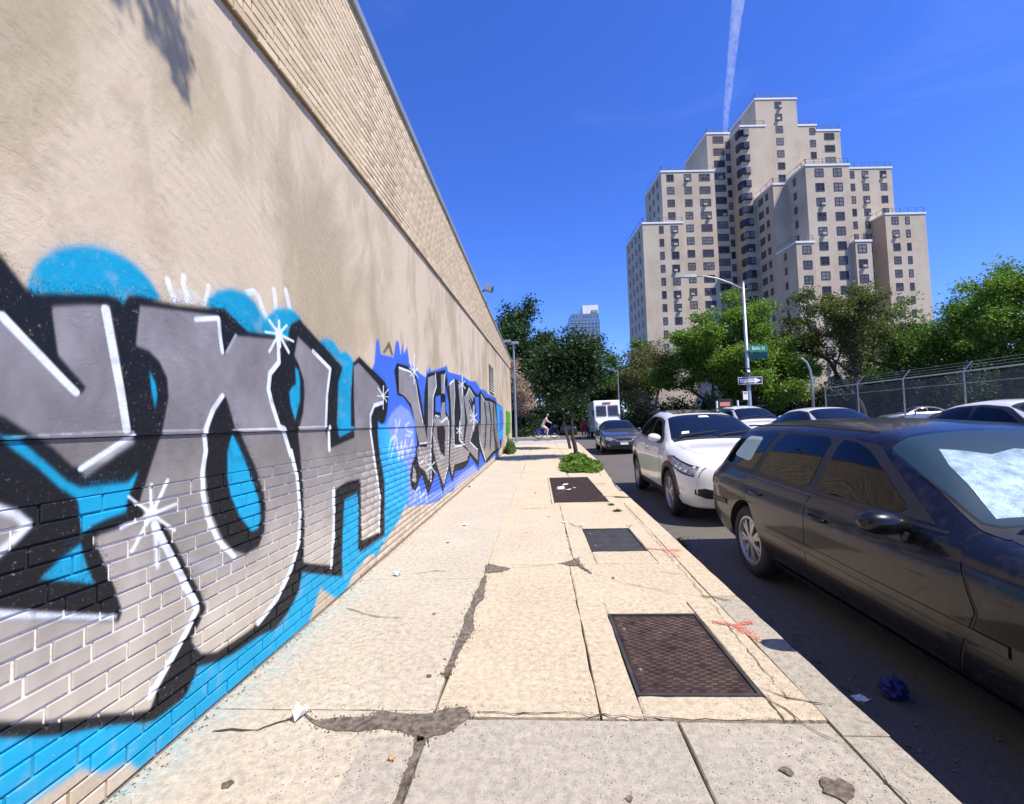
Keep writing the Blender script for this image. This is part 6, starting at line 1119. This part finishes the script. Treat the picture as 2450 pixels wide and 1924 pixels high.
car(sedan,7.9,10.25,.06,R(-1),'white sedan in the far lane with rounded white mirror, middle of the three white roofs','car',G2,paint='paint_white',H=1.50,detail=2)
sv=car(crossover,8.05,15.4,.06,R(-1),'white utility car with roof rails in the far lane, farthest of the three white roofs','car',G2,paint='paint_white',detail=False); sv.scale=(1.02,1,1.09)
car(sedan,7.95,5.2,.05,R(-2),'white car with long curved roof at the right edge, beyond the slate wagon','car',G2,paint='paint_white',H=1.47,coupe=1)
def lot_cars():
    for (x,y,rz,pt,lab) in ((27.5,37,R(-100),'paint_silver','silver white sedan parked side on in the lot behind the mesh fence'),(24.6,44.5,R(-95),'paint_black','black car parked in the lot left of the silver sedan'),
        (33,40,R(-80),'paint_black','black car parked in the lot right of the silver sedan'),(31.0,31,R(-92),'paint_white','white car roof in the lot behind the fence at the right'),(10.6,38,R(-170),'paint_black','dark parked car beyond the crossing, left of the far lamp'),(8.6,46,R(4),'paint_white','small white car parked far off right of the delivery van'),(3.3,51,R(178),'paint_black','dark car seen from behind under the trees beyond the crossing')):
        car(sedan,x,y,.28 if x>16 else -.1,rz,lab,'car',paint=pt,detail=1)
lot_cars()
# ------------------------------------------------------------------ DELIVERY VAN
def van():
    t=empty('delivery_van',(5.3,34.0,-.02),R(-2),'white box shaped delivery van with split windscreen parked beyond the crossing','van')
    P_=M['paint_white']
    b=MB(); b.add([(-.95,.0,1.45),(.95,0,1.45),(1.0,.45,2.95),(-1.0,.45,2.95),(-1.0,6.2,2.95),(1.0,6.2,2.95),(1.0,6.2,.45),(-1.0,6.2,.45),(-.97,0,.55),(.97,0,.55),(-.88,-.55,.6),(.88,-.55,.6),(-.80,-.5,1.25),(.80,-.5,1.25)],
      [(0,1,2,3)[::-1][::-1],(3,2,5,4),(4,5,6,7),(8,10,12,0),(9,1,13,11),(10,11,13,12),(12,13,1,0),(0,3,4,7,8),(1,9,6,5,2),(8,7,6,9,11,10)])
    o=b.obj('body',P_,t); m=o.modifiers.new('b','BEVEL'); m.width=.06; m.segments=3
    for s_ in (-1,1):
        MB().add([(s_*.06,.045-.03,1.72),(s_*.84,.045-.03,1.72),(s_*.84,.30-.03,2.55),(s_*.06,.30-.03,2.55)],[(0,1,2,3)]).obj('windscreen',M['glass_screen'],t)
        MB().lathe([(0,-.02),(.10,-.02),(.12,0)],16,'x').obj('headlight',M['lamp_lens'],t,(s_*.62,-.56,1.0),R(90))
        MB().box((s_*1.1-.09,-.1,1.75),(s_*1.1+.09,.0,2.2)).obj('wing_mirror',M['blackplastic'],t)
        MB().lathe([(0,-.1),(.36,-.1),(.38,-.06),(.38,.1),(0,.1)],24,'x').obj('wheel',M['rubber'],t,(s_*.84,.6,.38)); MB().lathe([(0,-.1),(.36,-.1),(.38,-.06),(.38,.1),(0,.1)],24,'x').obj('wheel',M['rubber'],t,(s_*.84,4.6,.38))
    MB().box((-.5,-.58,.75),(.5,-.555,1.15)).obj('grille',M['darksteel'],t); MB().box((-.98,-.68,.45),(.98,-.56,.62)).obj('bumper',M['darksteel'],t)
    MB().box((-.3,.29,2.72),(.3,.40,2.80)).obj('marker_light',M['amber'],t)
van()
# ------------------------------------------------------------------ STREET LAMPS
def street_lamp():
    t=empty('street_lamp',(10.75,23,.30),0,'tall grey street lamp with long curved arm carrying street signs, in front of the tower','street lamp')
    MB().tube([(0,0,0),(0,0,1.0),(0,0,7.9)],[.15,.105,.07],14).obj('pole',M['galv'],t,smooth=True)
    MB().lathe([(.0,.03),(.06,.02),(.075,-.06),(.0,-.08)],12,'z',(0,0,7.98)).obj('cap',M['galv'],t)
    MB().tube([(0,0,7.6),(-.6,-.02,7.93),(-1.3,-.05,8.22),(-1.9,-.05,8.36),(-2.45,-.05,8.38)],[.05,.045,.04,.035,.03],10).obj('arm',M['galv'],t,smooth=True)
    h=MB(); h.add([(-2.35,-.12,8.33),(-2.35,.10,8.33),(-3.15,.08,8.36),(-3.3,-.01,8.38),(-3.15,-.12,8.36),(-2.35,-.10,8.47),(-2.35,.08,8.47),(-2.8,.06,8.5),(-3.25,-.01,8.42),(-2.8,-.10,8.5)],[(4,3,2,1,0),(0,1,6,5),(5,6,7,9),(9,7,8),(0,5,9,4),(1,2,7,6),(4,9,8,3),(2,3,8,7)])
    h.obj('lamp_head',M['galv'],t)
    def text(s,x,y,z,size,mat,par,rz=0,ext=.003,sx=1):
        cu_=bpy.data.curves.new('lettering','FONT'); cu_.body=s; cu_.size=size; cu_.extrude=ext; cu_.align_x='CENTER'; cu_.align_y='CENTER'
        tmp=bpy.data.objects.new('tmp',cu_); COL.objects.link(tmp); bpy.context.view_layer.update()
        me=bpy.data.meshes.new_from_object(tmp.evaluated_get(bpy.context.evaluated_depsgraph_get())); bpy.data.objects.remove(tmp)
        me.materials.clear(); me.materials.append(mat); o=bpy.data.objects.new('lettering',me); COL.objects.link(o); o.parent=par; o.location=(x,y,z); o.rotation_euler=(R(90),0,rz); o.scale=(sx,1,1)
    gm=plain('sign_green',(.01,.17,.09),.5,.1,5); gd=plain('sign_teal',(.01,.11,.10),.5,.1,5); bk=M['blackplastic']; wh=M['plastic_white']
    a=empty('street_name_sign',(10.75,22.9,4.62),R(4),'green street name sign reading Baltic St on the lamp pole','street sign')
    MB().box((.06,-.10,.0),(.96,-.08,.34)).obj('blade',gm,a); text('Baltic St',.50,-.102,.17,.25,wh,a,sx=.8)
    MB().box((-.02,-.11,.14),(.08,-.06,.20)).obj('bracket',M['galv'],a)
    a=empty('street_name_sign',(10.75,22.86,4.05),R(-42),'darker teal street name sign set crosswise under the green one','street sign')
    MB().box((.06,-.06,.16),(.90,-.04,.47)).obj('blade',gd,a); MB().box((-.02,-.07,.28),(.08,-.02,.34)).obj('bracket',M['galv'],a)
    a=empty('one_way_sign',(10.75,22.86,2.95),0,'black one way sign with white arrow pointing right, on the lamp pole','one way sign')
    MB().box((-.62,-.06,0),(.62,-.04,.42)).obj('plate',bk,a)
    MB().box((-.59,-.064,.03),(.59,-.061,.05)).box((-.59,-.064,.37),(.59,-.061,.39)).box((-.59,-.064,.05),(-.57,-.061,.37)).box((.57,-.064,.05),(.59,-.061,.37)).obj('border',wh,a)
    MB().add([(-.50,-.066,.12),(.22,-.066,.12),(.22,-.066,.06),(.52,-.066,.21),(.22,-.066,.36),(.22,-.066,.30),(-.50,-.066,.30)],[(0,1,2,3,4,5,6)]).obj('arrow',wh,a)
    text('ONE WAY',-.12,-.069,.21,.15,bk,a,0,.001)
    a=empty('one_way_sign',(10.72,22.84,3.48),R(50),'small black sign turned sideways above the one way arrow','one way sign')
    MB().box((-.52,-.06,0),(.12,-.04,.30)).obj('plate',bk,a); MB().add([(-.46,-.064,.09),(-.1,-.064,.09),(-.1,-.064,.05),(.06,-.064,.15),(-.1,-.064,.25),(-.1,-.064,.21),(-.46,-.064,.21)],[(0,1,2,3,4,5,6)]).obj('arrow',wh,a)
    a=empty('parking_sign',(10.5,22.86,2.2),0,'small white parking sign on the lamp pole below the arrow','parking sign')
    MB().box((-.14,-.06,0),(.10,-.045,.42)).obj('plate',wh,a); MB().box((-.11,-.064,.28),(.07,-.061,.38)).obj('red_panel',M['redspray'],a)
street_lamp()
t=empty('street_lamp',(21.1,35,.28),0,'slender pale lamp post with hooked top beside the mesh fence','street lamp')
MB().tube([(0,0,0),(0,0,3.6),(-.08,0,4.5),(-.3,0,5.1),(-.62,0,5.4),(-.75,0,5.42)],[.10,.09,.085,.08,.07,.06],10).obj('pole',M['galv'],t,smooth=True)
t=empty('street_lamp',(8.2,45,-.1),0,'thin far street lamp with short arm in front of the sparse brown tree','street lamp')
MB().tube([(0,0,0),(0,0,6.6)],[.08,.05],8).obj('pole',M['galv'],t); MB().tube([(0,0,6.4),(-.8,0,6.75),(-1.6,0,6.85)],.035,6).obj('arm',M['galv'],t); MB().box((-2.1,-.1,6.8),(-1.6,.1,6.9)).obj('lamp_head',M['galv'],t)
t=empty('lamp_post',(-1.72,33.5,-.1),0,'pale post with two square floodlight heads beyond the wall end','lamp post')
MB().tube([(0,0,0),(0,0,7.7)],[.09,.06],8).obj('pole',M['galv'],t)
for dx,dz in ((-.55,.15),(.05,0)): MB().box((dx-.2,-.2,7.55+dz),(dx+.35,.2,7.72+dz)).obj('lamp_head',M['galv'],t)
MB().tube([(-.5,0,7.6),(.1,0,7.5)],.03,6).obj('crossbar',M['galv'],t)
# ------------------------------------------------------------------ MESH FENCE
def screen_mat():
    n=NT('windscreen_mesh'); f=n.noise(n.pos((1,1,1)),1.3,5,.6); c=n.ramp(f,[(.3,(.06,.075,.08)),(.7,(.13,.15,.155))])
    n.set(Base_Color=c,Roughness=.8,Alpha=.34); return n.m
M['screen']=screen_mat()
fence=empty('mesh_fence',(18,22,.28),0,'tall chain link fence with grey screening and angled barbed wire arms at the right','fence')
py=[7.5,10.6,13.7,16.9,19.6,22.7,25.8,28.6]
for i,y in enumerate(py):
    MB().tube([(0,y-22,0),(0,y-22,2.72)],.034,8).obj('post',M['galv'],fence); MB().tube([(0,y-22,2.7),(.28,y-22-.12,3.12)],.02,6).obj('barb_arm',M['galv'],fence)
    if i<len(py)-1:
        y1=py[i+1]; n=10; vs=[];
        for j in range(n+1):
            yy_=y-22+(y1-y)*j/n; sag=.05*math.sin(math.pi*j/n)
            for z in (.08,.9,1.8,2.62-sag): vs.append((-.02+.05*math.sin(j*1.3+z*2)*.5,yy_,z))
        MB().add(vs,[(j*4+k,j*4+k+1,j*4+k+5,j*4+k+4) for j in range(n) for k in range(3)]).obj('screen_panel',M['screen'],fence,smooth=True)
MB().tube([(0,py[0]-22,2.70),(0,py[-1]-22,2.70)],.032,6).obj('top_rail',M['galv'],fence); MB().tube([(0,py[0]-22,2.2),(0,py[-1]-22,2.2)],.014,6).obj('middle_rail',M['galv'],fence)
for k in range(3): MB().tube([(.08+.1*k,py[0]-22,2.84+.13*k),(.08+.1*k,py[-1]-22,2.84+.13*k)],.006,4).obj('barbed_wire',M['galv'],fence)
# white gate posts with sign beyond the utility car
for k,x in enumerate((10.95,12.2)):
    tag(MB().tube([(x,27.6,.28),(x,27.6,2.35)],.06,8).obj('bollard',M['whitepaint']),('tall white post left of the lamp pole, the farther left of two','white post nearer the lamp pole, right of two')[k],'post','white posts by the far corner')
sg_=empty('notice_board',(11.6,28,.28),0,'dark notice board with reddish panel between the two white posts','notice board'); MB().box((-.45,0,1.5),(.45,.04,2.2)).obj('board',M['darksteel'],sg_); MB().tube([(0,.05,0),(0,.05,2.1)],.03,6).obj('post',M['darksteel'],sg_); MB().box((-.3,-.01,1.75),(.3,-.004,2.0)).obj('panel',M['redspray'],sg_)
# ------------------------------------------------------------------ PEOPLE AND BICYCLES
def skin(name,joints,bones,mat,root,root_i=0):
    me=bpy.data.meshes.new(name); me.from_pydata([j[:3] for j in joints],bones,[]); o=link(name,me,None,root)
    md=o.modifiers.new('s','SKIN'); md.use_smooth_shade=True
    for i,j in enumerate(joints): me.skin_vertices[0].data[i].radius=(j[3],j[3]*(j[4] if len(j)>4 else 1)); me.skin_vertices[0].data[i].use_root=(i==root_i)
    o.modifiers.new('u','SUBSURF').levels=1; o.modifiers['u'].render_levels=1
    bpy.context.view_layer.update(); nm=bpy.data.meshes.new_from_object(o.evaluated_get(bpy.context.evaluated_depsgraph_get())); o.modifiers.clear(); o.data=nm; nm.materials.clear(); nm.materials.append(mat); nm.polygons.foreach_set('use_smooth',[True]*len(nm.polygons)); return o
M['skin']=plain('skin',(.42,.24,.17),.6,.06,5); M['hair']=plain('dark_hair',(.02,.014,.01),.6,.3,20); M['pink']=plain('pale_pink_cloth',(.60,.42,.40),.85,.08,12); M['beige']=plain('beige_trousers',(.52,.42,.36),.85,.08,12); M['redcloth']=plain('crimson_cloth',(.38,.02,.06),.85,.15,10); M['blue']=plain('blue_plastic',(.015,.03,.25),.4,.2,10); M['bluebag']=plain('blue_bag',(.003,.010,.12),.6,.4,12)
def bicycle(x,y,z,rz,frame,label,blue=False,name='bicycle'):
    t=empty(name,(x,y,z),rz,label,'bicycle')
    for cx in (-.56,.56):
        w_=MB(); w_.tube([(cx+math.cos(a)*.33,0,.34+math.sin(a)*.33) for a in np.linspace(0,2*math.pi,29)],.030,6,cap=False); o=w_.obj('wheel',M['rubber'],t)
        s_=MB()
        for k in range(14): a=k*2*math.pi/14; s_.tube([(cx,0,.34),(cx+math.cos(a)*.32,0,.34+math.sin(a)*.32)],.0025,3,cap=False)
        s_.lathe([(0,-.04),(.03,-.04),(.03,.04),(0,.04)],8,'x',(cx,0,.34)); s_.obj('spokes',M['chrome'],o)
    f=MB(); f.tube([(-.56,0,.34),(-.12,0,.30),(.36,0,.72),(.40,0,.86)],.026,8).tube([(-.12,0,.30),(-.26,0,.82)],.022,8).tube([(-.56,0,.34),(-.22,0,.62),(.36,0,.72)],.018,8).tube([(.38,0,.80),(.47,0,.55),(.56,0,.34)],.018,8); f.obj('frame',frame,t,smooth=True)
    MB().tube([(.40,0,.86),(.36,0,1.05)],.014,6).tube([(.28,-.28,1.08),(.38,-.2,1.06),(.38,.2,1.06),(.28,.28,1.08)],.013,6).obj('handlebar',M['darksteel'],t)
    MB().add([(-.40,-.09,.86),(-.40,.09,.86),(-.12,.02,.88),(-.12,-.02,.88),(-.38,-.08,.80),(-.38,.08,.80),(-.14,.015,.84),(-.14,-.015,.84)],[(0,1,2,3)[::-1],(4,5,6,7),(0,1,5,4),(1,2,6,5),(2,3,7,6),(3,0,4,7)]).obj('saddle',M['blackplastic'],t)
    MB().tube([(-.12,-.09,.30),(-.0,-.09,.20)],.012,5).box((-.06,-.20,.18),(.06,-.10,.20)).tube([(-.12,.09,.30),(-.24,.09,.40)],.012,5).box((-.30,.10,.39),(-.18,.20,.41)).obj('crank',M['darksteel'],t)
    if blue:
        b=MB(); n=10
        for k in range(n):
            a0,a1=R(35+k*12),R(47+k*12); b.add([(-.56+math.cos(a0)*.38,-.045,.34+math.sin(a0)*.38),(-.56+math.cos(a1)*.38,-.045,.34+math.sin(a1)*.38),(-.56+math.cos(a1)*.38,.045,.34+math.sin(a1)*.38),(-.56+math.cos(a0)*.38,.045,.34+math.sin(a0)*.38)],[(0,1,2,3)])
        b.obj('mudguard',M['plastic_white'],t); MB().box((-.72,-.05,.40),(-.38,.05,.66)).obj('wheel_cover',M['blue'],t); MB().box((.48,-.18,.74),(.78,.18,.98),skip='t').obj('basket',M['darksteel'],t)
    return t
bk=bicycle(.62,35.6,.06,R(4),M['blue'],'blue and white hire bicycle ridden over the crossing',True); bk.scale=(1.12,1.12,1.12)
def rider(x,y,z,rz,s=1.1):
    t=empty('person',(x,y,z),rz,'cyclist in pale pink top and light trousers leaning forward over the bicycle','person'); t.scale=(s,s,s)
    J=[(-.27,0,.92,.15,.8),(-.20,0,1.06,.13,.85),(-.10,0,1.24,.15,.8),(-.03,0,1.40,.12,.9),(.03,0,1.49,.05),(.08,0,1.56,.05),
       (-.02,.17,1.39,.06),(.14,.22,1.20,.045),(.33,.24,1.11,.033),(.38,.23,1.09,.035),
       (-.02,-.17,1.39,.06),(.14,-.22,1.20,.045),(.33,-.24,1.11,.033),(.38,-.23,1.09,.035)]
    skin('torso',J,[(0,1),(1,2),(2,3),(3,4),(4,5),(3,6),(6,7),(7,8),(8,9),(3,10),(10,11),(11,12),(12,13)],M['pink'],t)
    L=[(-.27,0,.90,.13),(-.24,.10,.88,.10),(.06,.12,.76,.075),(-.12,.14,.46,.045),(-.14,.14,.42,.04),(-.02,.14,.40,.035),(-.24,-.10,.88,.10),(.10,-.12,.66,.075),(.02,-.14,.28,.045),(.0,-.14,.24,.04),(.13,-.14,.21,.035)]
    skin('legs',L,[(0,1),(1,2),(2,3),(3,4),(4,5),(0,6),(6,7),(7,8),(8,9),(9,10)],M['beige'],t)
    hd=skin('head',[(.07,0,1.55,.055),(.11,0,1.64,.10),(.10,0,1.72,.10),(.09,0,1.78,.07),(.20,0,1.655,.02)],[(0,1),(1,2),(2,3),(1,4)],M['skin'],t)
    skin('hair',[(.03,0,1.62,.05),(.04,0,1.72,.105),(.10,0,1.79,.09)],[(0,1),(1,2)],M['hair'],t)
rider(.62,35.6,.06,R(4),1.12)
t=empty('person',(3.9,38.6,-.06),R(200),'person in crimson clothes and white shoes standing beside a wheel left of the van','person')
skin('torso',[(0,0,.92,.15,.7),(0,0,1.15,.14,.75),(0,0,1.36,.15,.6),(0,0,1.50,.05),(.20,0,1.38,.06),(.26,.02,1.12,.045),(.24,.12,.92,.035),(-.20,0,1.38,.06),(-.28,.04,1.12,.045),(-.28,.2,.98,.035)],[(0,1),(1,2),(2,3),(2,4),(4,5),(5,6),(2,7),(7,8),(8,9)],M['redcloth'],t)
skin('legs',[(0,0,.95,.14,.8),(.1,0,.88,.10),(.12,.02,.48,.07),(.12,0,.10,.05),(-.1,0,.88,.10),(-.12,.1,.48,.07),(-.14,-.04,.12,.05)],[(0,1),(1,2),(2,3),(0,4),(4,5),(5,6)],M['redcloth'],t)
for sx in (.12,-.14): MB().box((sx-.05,-.1,0),(sx+.05,.17,.09)).obj('shoe',M['plastic_white'],t)
skin('head',[(0,0,1.52,.05),(0,.01,1.61,.09),(0,0,1.69,.09),(0,0,1.74,.06),(0,.10,1.62,.02)],[(0,1),(1,2),(2,3),(1,4)],M['skin'],t); skin('hair',[(0,-.04,1.6,.07),(0,-.03,1.70,.095),(0,0,1.76,.08)],[(0,1),(1,2)],M['hair'],t)
bicycle(4.35,38.9,-.08,R(75),M['darksteel'],'dark bicycle held by the person in crimson')
# ------------------------------------------------------------------ LITTER
def scrap(x,y,z,w_,h,mat,label,cat='paper scrap',seed=0,lift=.012,name='paper_scrap'):
    rs=random.Random(seed); n=5; vs=[];fs=[]
    for j in range(n):
        for i in range(n):
            u,v=i/(n-1)-.5,j/(n-1)-.5; vs.append((u*w_*(1+rs.gauss(0,.06)),v*h*(1+rs.gauss(0,.06)),z+.009+lift*abs(rs.gauss(.4,.6))*(abs(u)+abs(v))))
    b=MB().add(vs,[(j*n+i,j*n+i+1,(j+1)*n+i+1,(j+1)*n+i) for j in range(n-1) for i in range(n-1)]); me=b.mesh(name,False); me.materials.append(mat); o=link(name,me,None,None,(x,y,0),rs.random()*3); m=o.modifiers.new('t','SOLIDIFY'); m.thickness=.0015
    return tag(o,label,cat)
M['paleblue']=plain('pale_blue_wrapper',(.42,.66,.78),.6,.1,10); M['brownpaper']=plain('orange_crumb',(.5,.28,.10),.8,.2,10)
scrap(-1.04,5.98,0,.10,.07,M['paper'],'white paper scrap lying near the wall on the left slabs',seed=1)
scrap(.30,6.02,0,.07,.06,M['paper'],'white paper scrap just above the middle plate',seed=2)
scrap(.52,5.85,0,.06,.05,M['paper'],'tiny pale scrap right beside the middle plate corner',seed=3,lift=.004)
scrap(-1.34,4.02,0,.06,.05,M['paleblue'],'pale blue crumpled wrapper on the slabs near the wall','wrapper',seed=4,lift=.03,name='wrapper')
scrap(-1.17,2.075,.004,.075,.05,M['paper'],'crumpled whitish tissue stuck in the broken joint','tissue',seed=5,lift=.05,name='tissue')
scrap(-.64,1.82,0,.025,.02,M['brownpaper'],'tiny orange crumb on the slab below the broken joint','crumb',seed=6,name='crumb')
scrap(.53,9.61,-.003,.16,.09,M['paper'],'flat white napkin on the rust brown long plate, farthest of its litter','napkin',seed=7,name='napkin')
scrap(.55,8.9,-.003,.12,.06,M['paper'],'torn white scrap beside the paper cup on the long plate',seed=8)
scrap(.69,9.1,-.003,.05,.05,M['paper'],'small round white scrap, rightmost litter on the long plate',seed=9)
t=empty('paper_cup',(.39,8.86,.035),R(30),'white paper cup lying on its side on the long plate','paper cup'); o=MB().lathe([(0,-.07),(.034,-.07),(.045,.07),(.042,.07),(.032,-.064)],18,'x').obj('cup',M['paper'],t)
MB().lathe([(.0,.072),(.047,.072),(.047,.064)],18,'x').obj('lid',M['plastic_white'],t)
scrap(1.62,2.45,-.13,.07,.045,M['paper'],'white scrap in the gutter under the slate wagon',seed=12)
def bag(x,y,z):
    rs=np.random.RandomState(4); bm=bmesh.new(); bmesh.ops.create_icosphere(bm,subdivisions=3,radius=1)
    for v in bm.verts:
        n_=v.co.normalized(); k=1+.25*math.sin(n_.x*9+n_.y*4)*math.sin(n_.z*7+1)+rs.normal()*.05; v.co=Vector((n_.x*.06*k,n_.y*.05*k,max(-.045,n_.z*.055*k)+.05))
    me=bpy.data.meshes.new('plastic_bag'); bm.to_mesh(me); bm.free(); me.materials.append(M['bluebag']); tag(link('plastic_bag',me,None,None,(x,y,z)),'crumpled blue plastic bag in the gutter under the slate wagon','plastic bag')
bag(1.80,2.47,-.13)
t=MB()
tag(MB().add([(1.545,7.0,-.095),(1.66,6.98,-.105),(1.69,7.16,-.105),(1.56,7.2,-.095),(1.60,7.08,-.07)],[(0,1,4),(1,2,4),(2,3,4),(3,0,4)]).obj('cardboard_scrap',M['galv']),'dark crumpled scrap in the gutter beside the white crossover','litter')
tag(MB().lathe([(0,.03),(.02,.028),(.03,.012),(.022,0.0)],9,'z',(-1.55,9.57,.0)).obj('stone',M['filler']),'small dark stone at the foot of the wall','stone')
# gutter debris: leaves and grit along the kerb
rs=np.random.RandomState(2); n=1600; yy_=rs.uniform(1.5,26,n); P_=np.stack([np.array([kerbx(v) for v in yy_])+np.abs(rs.normal(size=n))*.16+.01,yy_,np.full(n,-.118)],1); V,Fc=leaves(P_,.028,rs,1.5); me=quick('gutter_debris',V,Fc); me.materials.append(M['filler']); tag(link('gutter_debris',me),'dry leaf litter along the kerb','litter',kind='stuff')
n=1500; yy_=rs.uniform(1.0,26,n); P_=np.stack([WX+.012+np.abs(rs.normal(size=n))*.03,yy_,np.full(n,.004)],1); V,Fc=leaves(P_,.014,rs,1.5); me=quick('wall_foot_grit',V,Fc); me.materials.append(M['filler']); tag(link('wall_foot_grit',me),'dirt and grit along the foot of the wall','grit',kind='stuff')
# ------------------------------------------------------------------ CONTRAIL
def contrail():
    n=NT('ice_cloud'); nt_=n.t; nt_.nodes.remove(n.b); v=n.n('VolumePrincipled'); v.inputs['Color'].default_value=(.95,.97,1,1); v.inputs['Anisotropy'].default_value=.2
    f=n.noise(n.pos((1,1,.6)),.028,6,.7); d=n.math('MULTIPLY',n.ramp(f,[(.38,.08),(.64,1.0)]),.013); n.l(d,v.inputs['Density']); n.l(v.outputs[0],n.out.inputs['Volume'])
    def P_(px,py,D):
        d_=(f0*1050+cr*(px-1225)+cu*(962-py))/1050; return Vector((0,0,EYE))+d_*D
    pts=[P_(1735,330,3300),P_(1738,270,3150),P_(1747,180,2950),P_(1756,90,2800),P_(1768,-10,2600),P_(1780,-120,2450)]
    b=MB(); b.tube(pts,[17,22,27,32,38,44],12); o=b.obj('contrail',n.m); n.m.cycles.volume_step_rate=2; return tag(o,'long white vapour trail rising above the tower','contrail',kind='stuff')
contrail()
print('objects',len(bpy.data.objects))
